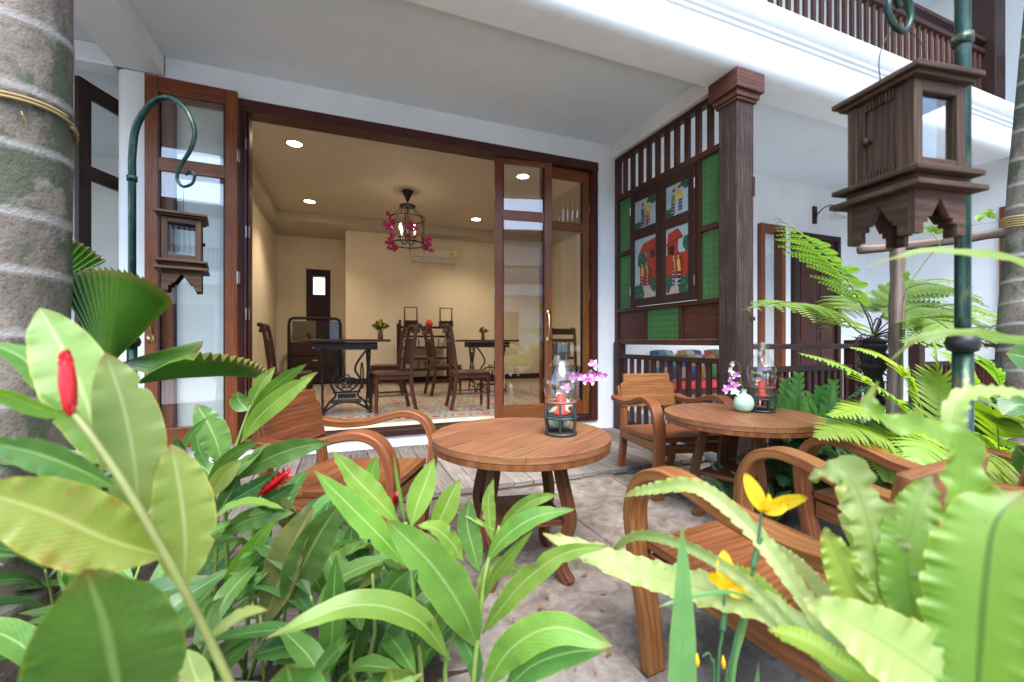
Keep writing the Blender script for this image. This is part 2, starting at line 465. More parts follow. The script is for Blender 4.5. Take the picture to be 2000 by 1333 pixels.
def stone():
    m, nt, bs = mat('paving_stone')
    o = nt.nodes.new('ShaderNodeTexCoord').outputs['Object']
    n1 = noise(nt, o, 2.6, 7, .65, .5); n2 = noise(nt, o, 30, 6, .7); n3 = noise(nt, o, 7, 5, .65, 1.2)
    rp = ramp(nt, [(.25, (.10, .082, .067)), (.5, (.225, .193, .166)), (.75, (.36, .325, .29))]); nt.links.new(n1, rp.inputs[0])
    col = mixc(nt, rp.outputs[0], n2, .35, 'OVERLAY')
    st = ramp(nt, [(.40, (1, 1, 1)), (.64, (.36, .29, .23))]); nt.links.new(n3, st.inputs[0])
    col = mixc(nt, col, st.outputs[0], .75, 'MULTIPLY')
    dz = ramp(nt, [(.38, (1, 1, 1)), (.66, (.50, .42, .35))]); nt.links.new(noise(nt, o, 1.3, 6, .6, .8), dz.inputs[0])  # broad brown blotches standing in for the plants' shade on the stones
    col = mixc(nt, col, dz.outputs[0], .45, 'MULTIPLY')
    nt.links.new(rnd_bright(nt, col, .16, .006), bs.inputs['Base Color'])
    bs.inputs['Roughness'].default_value = .72
    bump(nt, n2, bs, .5, .008)
    return m
M['stone'] = stone()
def soil():
    m, nt, bs = mat('soil')
    o = nt.nodes.new('ShaderNodeTexCoord').outputs['Object']
    rp = ramp(nt, [(.3, (.018, .012, .008)), (.6, (.06, .042, .03)), (.8, (.12, .09, .065))]); nt.links.new(noise(nt, o, 24, 8, .7), rp.inputs[0])
    nt.links.new(rp.outputs[0], bs.inputs['Base Color']); bs.inputs['Roughness'].default_value = .95
    bump(nt, noise(nt, o, 40, 6), bs, .9, .02)
    return m
M['soil'] = soil()
def tile():
    m, nt, bs = mat('patterned_cement_tile')
    uv = uvc(nt)
    def rad(cx, cy):
        v = N(nt, 'ShaderNodeVectorMath', operation='DISTANCE'); v.inputs[1].default_value = (cx, cy, 0); nt.links.new(uv, v.inputs[0]); return v.outputs['Value']
    r0 = rad(.5, .5)
    q = ramp(nt, [(0, (.36, .10, .05)), (.16, (.36, .10, .05)), (.18, (.50, .50, .43)), (.3, (.50, .50, .43)), (.32, (.40, .13, .07)), (.4, (.40, .13, .07)), (.42, (.40, .44, .38)), (.6, (.28, .36, .32))])
    q.color_ramp.interpolation = 'CONSTANT'; nt.links.new(r0, q.inputs[0])
    col = mixc(nt, q.outputs[0], noise(nt, objc(nt), 20, 4), .3, 'OVERLAY')
    nt.links.new(rnd_bright(nt, col, .12, .02), bs.inputs['Base Color']); bs.inputs['Roughness'].default_value = .3
    return m
M['tile'] = tile()
def trunk():
    m, nt, bs = mat('ringed_palm_bark')
    tc = nt.nodes.new('ShaderNodeTexCoord'); o = tc.outputs['Object']
    n1 = noise(nt, o, 7, 6, .65, .6, (1, 1, .5)); n2 = noise(nt, o, 70, 5, .7); n3 = noise(nt, o, 3.2, 5, .6, .5, (1, 1, .45))
    rp = ramp(nt, [(.32, (.065, .050, .038)), (.52, (.15, .122, .095)), (.72, (.25, .215, .175))]); nt.links.new(n1, rp.inputs[0])
    gr = ramp(nt, [(.51, (0, 0, 0)), (.545, (.85, .85, .85))]); nt.links.new(n3, gr.inputs[0])
    col = mixc(nt, rp.outputs[0], (.045, .062, .03), gr.outputs[0])
    sp = ramp(nt, [(.30, (.35, .3, .27)), (.46, (1, 1, 1))]); nt.links.new(n2, sp.inputs[0])
    col = mixc(nt, col, sp.outputs[0], .8, 'MULTIPLY')
    # pale leaf scars: v of the uv runs 0..1 between rings
    sep = nt.nodes.new('ShaderNodeSeparateXYZ'); nt.links.new(tc.outputs['UV'], sep.inputs[0])
    rg = ramp(nt, [(0, (1, 1, 1)), (.06, (.7, .7, .7)), (.15, (0, 0, 0)), (.93, (0, 0, 0)), (1, (.6, .6, .6))])
    wob = N(nt, 'ShaderNodeMath', operation='MULTIPLY_ADD'); wob.inputs[1].default_value = .16; wob.inputs[2].default_value = -.08
    nt.links.new(noise(nt, o, 18, 5, .7), wob.inputs[0])
    wad = N(nt, 'ShaderNodeMath', operation='ADD'); nt.links.new(wob.outputs[0], wad.inputs[0]); nt.links.new(sep.outputs[1], wad.inputs[1])
    nt.links.new(wad.outputs[0], rg.inputs[0])
    col = mixc(nt, col, (.32, .30, .275), rg.outputs[0])
    nt.links.new(col, bs.inputs['Base Color']); bs.inputs['Roughness'].default_value = .8
    bump(nt, n2, bs, .8, .01)
    return m
M['trunk'] = trunk()
M['fibre'] = plain('tree_fern_fibre', (.014, .010, .008), .95)
M['stalk'] = plain('dark_frond_stalk', (.035, .022, .012), .5)
M['stem'] = plain('green_stem', (.16, .24, .05), .45, var=.15)
M['red'] = plain('red_bract', (.38, .010, .020), .4, var=.15)
M['petalp'] = plain('magenta_petal', (.50, .11, .42), .5, var=.3)
M['petalw'] = plain('white_petal', (.80, .72, .76), .5)
M['petaly'] = leafmat('yellow_petal', (.62, .40, .008), (.80, .58, .02), (.70, .42, .01), .45, .4, veins=12, var=.05, hue=0, tcol=(1, .9, .3))
M['pink'] = plain('pink_petal', (.55, .03, .16), .5, var=.3)
# leaf kinds
M['g_mid'] = leafmat('ginger_leaf', (.060, .145, .030), (.125, .255, .055), (.25, .38, .13), .32, .32)
M['g_dark'] = leafmat('ginger_leaf_old', (.018, .060, .016), (.048, .125, .030), (.13, .22, .07), .3, .2)
M['g_light'] = leafmat('ginger_leaf_young', (.115, .235, .032), (.205, .35, .062), (.32, .44, .15), .34, .4)
M['g_pale'] = leafmat('ginger_leaf_near', (0.156, 0.257, 0.058), (0.265, 0.343, 0.109), (0.359, 0.429, 0.187), .4, .38, veins=26)
M['g_yel'] = leafmat('ginger_leaf_yellowing', (.16, .235, .035), (.30, .335, .07), (.36, .38, .13), .4, .35, speck=(.27, .15, .03), veins=22)
M['g_olive'] = leafmat('ginger_leaf_weathered', (0.077, 0.095, 0.023), (0.144, 0.162, 0.045), (0.216, 0.216, 0.090), .4, .2, speck=(0.126, 0.072, 0.032))
M['nest'] = leafmat('nest_fern_leaf', (.175, .31, .03), (.30, .42, .09), (.22, .31, .05), .36, .45, veins=40, vein_amt=.2)
M['nest_pale'] = leafmat('nest_fern_leaf_pale', (.235, .335, .085), (.36, .43, .165), (.25, .31, .09), .36, .42, veins=40, vein_amt=.2)
M['nest_deep'] = leafmat('nest_fern_leaf_deep', (0.112, 0.240, 0.022), (0.210, 0.330, 0.053), (0.075, 0.143, 0.015), .36, .45, veins=40, vein_amt=.2)
M['blade'] = leafmat('iris_blade', (0.090, 0.234, 0.063), (0.153, 0.324, 0.099), (0.108, 0.252, 0.063), .35, .35, veins=0, vein_amt=0)
M['fern'] = leafmat('fern_pinna', (0.192, 0.320, 0.040), (0.320, 0.440, 0.080), (0.240, 0.320, 0.064), .45, .45, veins=6)
M['fern_mid'] = leafmat('tree_fern_pinna', (0.136, 0.272, 0.051), (0.255, 0.391, 0.102), (0.170, 0.255, 0.068), .45, .42, veins=6)
M['fern_dark'] = leafmat('dark_fern_pinna', (0.027, 0.090, 0.032), (0.063, 0.162, 0.045), (0.072, 0.144, 0.045), .4, .3, veins=6)
M['fan'] = leafmat('fan_palm_leaf', (0.041, 0.113, 0.013), (0.077, 0.189, 0.020), (0.072, 0.180, 0.018), .35, .3, veins=0, vein_amt=0, hue=.006, var=.1)
M['lobed'] = leafmat('lobed_leaf', (0.054, 0.180, 0.041), (0.117, 0.297, 0.072), (0.198, 0.360, 0.126), .35, .35)
M['varieg'] = leafmat('variegated_leaf', (0.045, 0.108, 0.045), (0.090, 0.180, 0.072), (0.450, 0.495, 0.315), .4, .25, veins=9, vein_amt=1.6)
M['g_yel2'] = leafmat('ginger_leaf_turning', (0.187, 0.245, 0.043), (0.302, 0.331, 0.094), (0.360, 0.389, 0.158), .4, .36, veins=24)
M['g_mid2'] = leafmat('ginger_leaf_striped', (0.045, 0.108, 0.027), (0.117, 0.216, 0.054), (0.234, 0.342, 0.117), .34, .28, veins=20, vein_amt=.9)
M['g_dark2'] = leafmat('ginger_leaf_deep', (.03, .09, .022), (.075, .165, .04), (.15, .26, .08), .33, .25)
M['g_olive2'] = leafmat('ginger_leaf_olive', (0.099, 0.171, 0.020), (0.180, 0.270, 0.041), (0.270, 0.360, 0.090), .38, .3)
M['fern_dark2'] = leafmat('bluish_fern_pinna', (0.036, 0.108, 0.045), (0.081, 0.189, 0.072), (0.072, 0.144, 0.045), .4, .3, veins=6)
M['stemd'] = plain('dark_green_stalk', (.05, .14, .055), .4)
M['concrete'] = paint('bounce_paving_concrete', (.46, .45, .43), .8, .12, .2, 1.2)
M['stemy'] = plain('yellowish_stem', (.165, .19, .05), .5)
M['red2'] = plain('red_bud', (.55, .018, .028), .4)

# ================================================================== SETTING
def struct(o):
    o['kind'] = 'structure'; return o
g = MB(); g.face([0, 1, 2, 3]); g.v = [Vector((-150, -150, -.03)), Vector((150, -150, -.03)), Vector((150, 150, -.03)), Vector((-150, 150, -.03))]
struct(g.build('ground', M['soil']))

struct(MB().bx(-14, 10, -11.9, -.75, -.028, -.012).build('added_bounce_paving', M['concrete']))  # unseen pale paving, added behind the camera to bounce light up the porch
pv = MB().bx(-.9, 7.7, -.74, 2.87, -.028, -.009).build('stone_paving', M['stone']); struct(pv)
random.seed(11)
y = -.7
row = 0
while y < 2.84:
    h = random.uniform(.42, .58)
    y1 = min(y + h, 2.85)
    if y1 > 2.70: y1 = 2.85
    x = -.6 - random.random() * .4
    while x < 5.2:
        w = random.uniform(.5, .85)
        j = lambda k=.012: random.uniform(-k, k)
        gap = .005
        zz = random.uniform(-.004, .004)
        poly = [(x + gap + j(), y + gap + j()), (x + w / 2 + j(.1), y + gap + j()), (x + w - gap + j(), y + gap + j()), (x + w - gap + j(), y1 - gap + j()), (x + w / 2 + j(.1), y1 - gap + j()), (x + gap + j(), y1 - gap + j())]
        MB().prism(poly, -.03, zz).build('paving_stone', M['stone'], pv, bevel=.006, seg=1)
        x += w
    y = y1
    row += 1

dk = MB().bx(-1.64, 2.96, 2.885, 4.228, -.03, .012)
dk = dk.build('deck', M['plank']); struct(dk)
MB().bx(-1.64, 2.96, 2.86, 2.884, -.03, .050).build('edge_board', M['plank'], dk, bevel=.004)
x = -1.63
random.seed(5)
while x < 2.95:
    w = random.uniform(.125, .15)
    w = min(w, 2.955 - x)
    e = random.uniform(-.012, .006)
    MB().bx(x + .003, x + w - .003, 2.85 + e, 4.226, .014, .052 + random.uniform(-.002, .002)).build('plank', M['plank'], dk, bevel=.003, seg=1)
    x += w

fl = struct(MB().bx(-1.28, 4.4, 4.38, 9.8, .1, .212).build('floor', M['cream']))
random.seed(3)
for i in range(19):
    for j in range(15):
        x0, y0 = -1.28 + i * .299, 4.62 + j * .299
        t = MB(); t.v = [Vector((x0 + .001, y0 + .001, .2135)), Vector((x0 + .298, y0 + .001, .2135)), Vector((x0 + .298, y0 + .298, .2135)), Vector((x0 + .001, y0 + .298, .2135))]
        for q in list(t.v): t.v.append(q + Vector((0, 0, .0065)))
        t.face([4, 5, 6, 7], [(0, 0), (1, 0), (1, 1), (0, 1)])
        for a, b in ((0, 1), (1, 2), (2, 3), (3, 0)): t.face([a, b, b + 4, a + 4])
        t.build('tile', M['tile'], fl)
wk = struct(MB().bx(3.11, 7.7, 2.62, 4.225, -.03, .25).build('veranda_floor', M['white']))

# ================================================================== GUESTHOUSE
GH = thing('guesthouse', 'white two-storey guesthouse with wooden folding doors, deep porch and upper balcony', 'building', (0, 4.23, 0))
def gh(mb, name, m, bevel=0, parent=None, label=None, smooth=None, auto=None, seg=2):
    o = mb.build(name, m, None, bevel, smooth, auto=auto, seg=seg)
    par = parent or GH
    o.parent = par
    off = Vector((0, 4.23, 0)) if par is GH else Vector((0, 4.23, 0)) + par.location
    o.location = -off
    if label: o['label'] = label
    return o
def rounded(x0, x1, y0, y1, r, corner='xy00', n=6):
    pts = []
    if corner == 'x0y0':
        for k in range(n + 1):
            a = math.pi + (math.pi / 2) * k / n
            pts.append((x0 + r + r * math.cos(a), y0 + r + r * math.sin(a)))
        pts += [(x1, y0), (x1, y1), (x0, y1)]
    return pts
fw = MB()
fw.prism(rounded(-1.665, -.80, 4.23, 4.38, .07, 'x0y0'), -.03, 3.211)
fw.bx(-1.349, -.80, 4.23, 4.38, 3.211, 3.37)
fw.bx(-.80, 2.70, 4.23, 4.38, 3.13, 3.37)
fw.bx(-.80, 2.70, 4.235, 4.379, -.03, .155)
fw.bx(2.70, 5.33, 4.23, 4.38, -.03, 3.37)
fw.bx(5.82, 6.0, 4.23, 4.38, -.03, 3.37)
fw.bx(5.33, 5.82, 4.23, 4.38, 2.70, 3.37)
fw.bx(6.0, 7.03, 4.23, 4.38, 2.65, 3.37)
fw.bx(7.03, 7.72, 4.23, 4.38, -.03, 3.37)
gh(fw, 'wall', M['white'], label='white front wall with wide folding-door opening')
rw = MB().bx(7.72, 7.87, -4, 1.72, -.03, 3.37).bx(7.72, 7.87, 2.72, 4.38, -.03, 3.37).bx(7.72, 7.87, 1.72, 2.72, 2.75, 3.37)
gh(rw, 'wall', M['white'], label='white wall of the right-hand wing')
gh(MB().bx(-4.5, -1.667, 6.8, 6.9, -.03, 3.37).bx(-1.667, -1.45, 4.385, 6.9, -.03, 3.37), 'wall', M['white'], label='white wall of the recess beyond the palm trunk')
pc = MB().bx(-8, 7.72, 2.72, 4.379, 3.37, 3.45)
pc.bx(7.46, 7.72, -4, 2.72, 3.37, 3.45).bx(-8, -1.45, 4.379, 6.9, 3.36, 3.44)
gh(pc, 'ceiling', M['ceil'], label='white porch ceiling')
lb = MB().bx(-1.665, -1.35, 2.735, 4.228, 3.212, 3.372).bx(-8, -1.667, 4.22, 4.378, 3.212, 3.369)
gh(lb, 'beam', M['white'], bevel=.012)
gh(MB().bx(2.91, 3.11, 2.735, 4.228, 3.212, 3.372), 'beam', M['white'], bevel=.012)
prof = [(2.73, 3.21), (2.50, 3.21), (2.468, 3.215), (2.44, 3.232), (2.420, 3.258), (2.412, 3.29), (2.41, 3.49), (2.395, 3.497), (2.392, 3.52), (2.375, 3.53), (2.372, 3.555), (2.35, 3.575), (2.338, 3.61), (2.325, 3.64), (2.322, 3.685), (2.73, 3.685)]
Mx = Matrix(((0, 0, 1, 0), (1, 0, 0, 0), (0, 1, 0, 0), (0, 0, 0, 1)))      # (a,b,c) -> (c, a, b)
fas = MB()
fas.prism(prof, -8, 7.17, Mx)
gh(fas, 'fascia', M['white'], auto=30, label='white moulded balcony edge along the front')
profR = [(7.17 + (a - 2.41), b) for a, b in prof]
My = Matrix(((1, 0, 0, 0), (0, 0, 1, 0), (0, 1, 0, 0), (0, 0, 0, 1)))
gh(MB().prism(profR, -6, 2.41 + .02, My), 'fascia', M['white'], auto=30, label='white moulded balcony edge of the side wing')
# upper storey
up = MB().bx(-8, 9, 4.3, 4.4, 3.69, 6.4)
gh(up, 'upper_wall', M['white'])
gh(MB().bx(-9, 9.5, 1.7, 4.6, 6.4, 6.5).bx(6.4, 9.5, -6, 1.7, 6.401, 6.5), 'upper_ceiling', M['ceil'])
gh(MB().bx(-8, 9, 2.70, 4.3, 3.46, 3.68).bx(7.45, 9, -6, 2.70, 3.46, 3.681), 'balcony_slab', M['white'])
up2 = MB().bx(8.7, 8.8, -6, 4.3, 3.69, 6.4)
gh(up2, 'upper_wall', M['white'])
for px_, py_ in ((6.83, 2.52), (7.32, 1.2)):
    gh(MB().bx(px_ - .11, px_ + .11, py_ - .11, py_ + .11, 3.687, 6.4), 'upper_post', M['dark'], bevel=.008)
# interior shell
iw = MB()
iw.bx(-1.44, -1.28, 4.381, 9.95, .1, 3.5).bx(.03, 4.4, 8.9, 9.05, .1, 3.5).bx(.03, .15, 9.05, 9.95, .1, 3.5).bx(4.4, 4.5, 4.381, 9.05, .1, 3.5)
iw.bx(-1.28, -.60, 9.8, 9.95, .1, 3.5).bx(-.38, .03, 9.8, 9.95, .1, 3.5).bx(-.60, -.38, 9.8, 9.95, .1, 2.05).bx(-.60, -.38, 9.8, 9.95, 2.42, 3.5)
iw.bx(-1.28, -.80, 4.381, 4.40, .21, 3.5).bx(2.70, 4.4, 4.381, 4.40, .21, 3.5).bx(-.8, 2.7, 4.381, 4.40, 3.13, 3.5)
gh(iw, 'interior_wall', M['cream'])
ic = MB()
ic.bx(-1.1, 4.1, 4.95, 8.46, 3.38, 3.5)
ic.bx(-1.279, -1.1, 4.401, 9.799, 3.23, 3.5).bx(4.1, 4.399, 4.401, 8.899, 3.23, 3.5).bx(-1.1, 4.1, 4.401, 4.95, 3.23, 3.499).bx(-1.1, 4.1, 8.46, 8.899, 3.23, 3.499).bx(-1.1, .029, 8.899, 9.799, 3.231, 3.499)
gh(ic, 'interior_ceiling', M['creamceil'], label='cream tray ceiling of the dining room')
gh(MB().bx(.035, 4.39, 8.885, 8.899, .221, .33), 'skirting', M['dark'])
gh(MB().bx(-1.279, -1.265, 4.41, 9.79, .221, .33), 'skirting', M['dark'])
# alcove door with its bright pane
aw = gh(MB().bx(-.73, -.61, 9.775, 9.799, .22, 2.57).bx(-.37, -.27, 9.775, 9.799, .22, 2.57).bx(-.61, -.37, 9.776, 9.798, 2.43, 2.57).bx(-.61, -.37, 9.776, 9.798, .22, 2.04), 'back_door', M['dark'], bevel=.004, label='narrow dark back door with a bright square pane')
gh(MB().bx(-.60, -.38, 9.86, 9.866, 2.05, 2.42), 'pane', M['glass'], parent=aw)
# door frame and sill
df = MB().bx(-.83, 2.73, 4.19, 4.375, 3.03, 3.128).bx(-.83, -.80, 4.195, 4.24, .157, 3.029).bx(-.798, -.772, 4.20, 4.37, .221, 3.029).bx(-.771, -.757, 4.225, 4.36, .221, 3.029).bx(2.655, 2.73, 4.20, 4.37, .157, 3.029)
gh(df, 'door_frame', M['red_dark'], bevel=.005)
gh(MB().bx(-.80, 2.655, 4.20, 4.40, .157, .2185), 'door_sill', M['dark'], bevel=.006)

def door_leaf(name, loc, rz, w, z0, z1, handle=None, label=None, side=1, wm='door'):
    d = empty(name, Vector(loc) - GH.location, rz, GH)
    if label: d['label'] = label
    st, t = .085, .038
    zr0, zr1 = z0 + (z1 - z0) * .748, z0 + (z1 - z0) * .785
    MB().bx(0, st, -t / 2, t / 2, z0, z1).build('stile', M[wm], d, bevel=.004)
    MB().bx(w - st, w, -t / 2, t / 2, z0, z1).build('stile', M[wm], d, bevel=.004)
    for a, b in ((z1 - .125, z1), (zr0, zr1), (z0, z0 + .16)):
        MB().bx(st + .001, w - st - .001, -t / 2 + .002, t / 2 - .002, a, b - .0005).build('rail', M[wm], d, bevel=.004)
    for a, b in ((zr1, z1 - .125), (z0 + .16, zr0)):
        MB().bx(st - .008, w - st + .008, -.003, .003, a - .006, b + .006).build('pane', M['glass'], d)
        bd = MB()
        for yy in (-t / 2 + .004, t / 2 - .004):
            s_ = .012
            bd.bx(st, st + s_, yy - .004, yy + .004, a, b).bx(w - st - s_, w - st, yy - .004, yy + .004, a, b)
        bd.build('glazing_bead', M['dark'], d)
    if handle is not None:
        hm = MB(); hx, hz = handle, 1.25; yf = -t / 2 - .004
        pts = [(hx, yf, hz - .16), (hx, yf - .012, hz - .12), (hx, yf - .03, hz - .06), (hx, yf - .034, hz), (hx, yf - .03, hz + .05), (hx, yf - .012, hz + .1), (hx, yf, hz + .13)]
        hm.tube(spline(pts, 4), .0105, 8)
        for zz, rr in ((hz - .16, .026), (hz + .14, .024)):
            hm.prism([(rr * math.cos(q) * (1 + .12 * math.cos(5 * q)), rr * 1.35 * math.sin(q)) for q in [2 * math.pi * k / 20 for k in range(20)]], 0, .008, Matrix(((1, 0, 0, hx), (0, 0, -1, yf + .004), (0, 1, 0, zz), (0, 0, 0, 1))))
        hm.build('handle', M['brass'], d, smooth=True)
    for zz in (.55, 1.6, 2.62):
        MB().tube([(w * (side > 0) + (.004 if side > 0 else -.004), -t / 2 - .002, zz - .05), (w * (side > 0) + (.004 if side > 0 else -.004), -t / 2 - .002, zz + .05)], .008, 8).build('hinge', M['steel'], d)
    return d
door_leaf('folding_door', (-1.445, 4.14, 0), R(2), .615, .215, 3.155, handle=.043, label='glazed door leaf folded back against the white wall', side=1)
door_leaf('folding_door', (-1.36, 4.195, 0), R(0), .535, .215, 3.12, label='second door leaf folded behind the first', side=1)
door_leaf('folding_door', (1.50, 4.30, 0), R(-8), .64, .225, 3.10, handle=.597, label='glazed door leaf with brass handle, hinged ajar', side=-1)
door_leaf('folding_door', (2.03, 4.29, 0), R(0), .625, .225, 3.03, label='glazed door leaf closed beside the right jamb', side=1)
door_leaf('folding_door', (-1.90, 4.24, 0), R(69), .62, .06, 3.10, label='door leaf standing open past the palm trunk, recess shade in its colour', side=1, wm='dark')  # near-black wood puts the recess shade into this leaf's colour
# second fold edge strips with hinges at the left jamb
for zz in (.6, 1.3, 2.0, 2.75):
    gh(MB().tube([(-.775, 4.192, zz - .05), (-.775, 4.192, zz + .05)], .008, 8).tube([(-.758, 4.215, zz - .05), (-.758, 4.215, zz + .05)], .008, 8), 'hinge', M['steel'])

# wing doors and window
cw = gh(MB().bx(5.33, 5.41, 4.17, 4.3, .25, 2.70).bx(5.74, 5.82, 4.17, 4.3, .25, 2.70).bx(5.41, 5.74, 4.171, 4.299, 2.60, 2.699).bx(5.41, 5.74, 4.171, 4.299, .25, .36), 'window', M['door'], bevel=.005, label='tall window with a pale curtain behind the wooden column')
gh(MB().bx(5.41, 5.74, 4.23, 4.236, .36, 2.60), 'pane', M['glass'], parent=cw)
cu = MB()
pts = [(5.40 + .35 * k / 40, 4.30 + .018 * math.sin(k * 1.55), 0) for k in range(41)]
for k, p in enumerate(pts):
    cu.v += [Vector((p[0], p[1], .3)), Vector((p[0], p[1], 2.62))]
    if k: cu.face([2 * k - 2, 2 * k, 2 * k + 1, 2 * k - 1])
gh(cu, 'curtain', M['white'], parent=cw, smooth=True)
dr = gh(MB().bx(6.0, 6.08, 4.17, 4.3, .25, 2.65).bx(6.95, 7.03, 4.17, 4.3, .25, 2.65).bx(6.08, 6.95, 4.171, 4.299, 2.57, 2.649), 'room_door', M['dark'], bevel=.005, label='dark panelled double door with numbers 11 beside it')
for x0 in (6.082, 6.517):
    gh(MB().bx(x0, x0 + .43, 4.20, 4.24, .255, 2.565), 'door_leaf', M['red_dark'], bevel=.003, parent=dr)
    for a, b in ((.35, .95), (1.08, 1.55), (1.66, 2.46)):
        gh(MB().bx(x0 + .08, x0 + .35, 4.188, 4.205, a, b), 'door_panel', M['red_dark'], bevel=.012, parent=dr)
gh(MB().tube([(6.50, 4.20, 1.38), (6.50, 4.14, 1.38), (6.42, 4.135, 1.36)], .012, 8), 'handle', M['brass'], parent=dr)
dr2 = gh(MB().bx(7.66, 7.80, 2.62, 2.72, .1, 2.75).bx(7.66, 7.80, 1.72, 1.80, .1, 2.75).bx(7.661, 7.799, 1.80, 2.62, 2.66, 2.749), 'room_door', M['door'], bevel=.005, label='brown door in the side wing beside the grey palm trunk')
gh(MB().bx(7.71, 7.75, 1.80, 2.62, .1, 2.66), 'door_leaf', M['red_dark'], bevel=.004, parent=dr2)
# wooden column with capital
colm = gh(MB().box((2.993, 2.57, 1.48), (.186, .18, 3.02)), 'column', M['old'], bevel=.008)
cap = MB().box((2.993, 2.57, 3.135), (.30, .29, .15)).box((2.993, 2.57, 3.035), (.25, .24, .05)).box((2.993, 2.57, 2.998), (.222, .216, .024))
gh(cap, 'capital', M['capital'], bevel=.007, parent=colm)
gh(MB().box((3.078, 2.478, 2.32), (.03, .006, .16)).box((3.07, 2.478, 1.25), (.05, .006, .03)), 'mortise_plug', M['dark'], parent=colm)

# number 11 and wall lamp (fixed to the wing wall)
def digit_one(x):
    Mz = Matrix(((1, 0, 0, x), (0, 0, -1, 4.228), (0, 1, 0, 2.02), (0, 0, 0, 1)))
    return MB().prism([(-.018, 0), (.04, 0), (.04, .018), (.024, .018), (.024, .15), (.006, .15), (-.022, .12), (-.022, .103), (.0, .115), (.0, .018), (-.018, .018)], 0, .012, Mz)
sg = thing('number_sign', 'small gilt number 11 on the white wall beside the panelled door', 'sign', (7.25, 4.23, 2.0))
for x in (7.215, 7.285):
    o = digit_one(x).build('digit', M['signgold'], sg); o.location = -sg.location
sc = thing('wall_lamp', 'wall lamp with curled arm and frosted scalloped shade above the panelled door', 'wall lamp', (6.50, 4.23, 2.94))
MB().box((0, -.015, 0), (.075, .03, .26)).build('back_plate', M['dark'], sc, bevel=.01)
MB().tube(spline([(0, -.03, -.02), (.02, -.12, .07), (.06, -.2, .1), (.10, -.24, .06), (.11, -.25, .01)], 5), .009, 8).build('arm', M['iron'], sc, smooth=True)
MB().lathe([(.02, .03), (.035, .02), (.04, 0), (.03, -.01)], (.11, -.25, 0), 12).build('cap', M['iron'], sc, smooth=True)
sh = MB(); n = 24
for i in range(n + 1):
    a = 2 * math.pi * i / n
    for k, (r, z) in enumerate(((.03, 0), (.06, -.03), (.075, -.07), (.115 + .014 * math.cos(8 * a), -.10))):
        sh.v.append(Vector((.11 + r * math.cos(a), -.25 + r * math.sin(a), z)))
    if i:
        for k in range(3): sh.face([(i - 1) * 4 + k, i * 4 + k, i * 4 + k + 1, (i - 1) * 4 + k + 1])
sh.build('shade', M['frost'], sc, smooth=True)

# ------------------------------------------------------------------ carved lattice screen with painted shutters
LS = thing('lattice_screen', 'tall dark wooden screen with green glass, slatted top and painted shutters', 'screen', (3.0, 3.43, 1.05))
def ls(mb, name, m, bevel=.003, parent=None, label=None):
    o = mb.build(name, m, parent or LS, bevel); o.location = -LS.location
    if label: o['label'] = label
    return o
X0, X1 = 2.97, 3.03
for y0, y1, z0, z1 in ((4.155, 4.215, 1.03, 3.205), (2.665, 2.72, 1.03, 3.205)):
    ls(MB().bx(X0 - .002, X1 + .002, y0, y1, z0, z1), 'post', M['red_dark'])
for y0, y1 in ((3.885, 3.925), (2.925, 2.968)):
    ls(MB().bx(X0, X1, y0, y1, 1.441, 2.699), 'post', M['red_dark'])
for z0, z1 in ((3.155, 3.204), (2.70, 2.755), (1.40, 1.44), (1.03, 1.085)):
    ls(MB().bx(X0 - .006, X1 + .006, 2.721, 4.154, z0, z1), 'rail', M['red_dark'])
for k in range(10):
    yc = 4.05 - k * .135
    ls(MB().bx(X0 + .008, X1 - .008, yc - .022, yc + .022, 2.756, 3.154), 'slat', M['red_dark'])
for y0, y1 in ((3.926, 4.154), (2.722, 2.924)):
    ls(MB().bx(X0 + .001, X1 - .001, y0, y1, 2.045, 2.095), 'rail', M['red_dark'])
    for z0, z1 in ((1.442, 2.044), (2.096, 2.698)):
        ls(MB().bx(2.996, 3.004, y0 - .004, y1 + .004, z0, z1), 'glass_pane', M['green'], 0)
for y0, y1 in ((3.665, 3.70), (3.145, 3.19)):
    ls(MB().bx(X0 + .002, X1 - .002, y0, y1, 1.086, 1.399), 'post', M['red_dark'])
ls(MB().bx(2.996, 3.004, 3.19, 3.665, 1.086, 1.399), 'glass_pane', M['green'], 0)
for y0, y1 in ((3.70, 4.154), (2.722, 3.145)):
    ls(MB().bx(2.99, 3.01, y0, y1, 1.086, 1.399), 'wood_panel', M['red_dark'], .002)
PC = {'sky': (.42, .52, .56), 'red': (.40, .035, .018), 'dred': (.20, .02, .012), 'sand': (.50, .43, .33), 'grn': (.02, .085, .055), 'skin': (.60, .40, .17), 'yel': (.70, .48, .05), 'nav': (.03, .04, .11), 'blk': (.012, .01, .01), 'wht': (.66, .62, .55), 'lgn': (.06, .28, .08), 'mar': (.35, .03, .05)}
PN = list(PC)
PM = [plain('painted_' + k, tuple(q * .62 for q in v), .4) for k, v in PC.items()]
def ell(cx, cy, rx, ry, n=14): return [(cx + rx * math.cos(2 * math.pi * k / n), cy + ry * math.sin(2 * math.pi * k / n)) for k in range(n)]
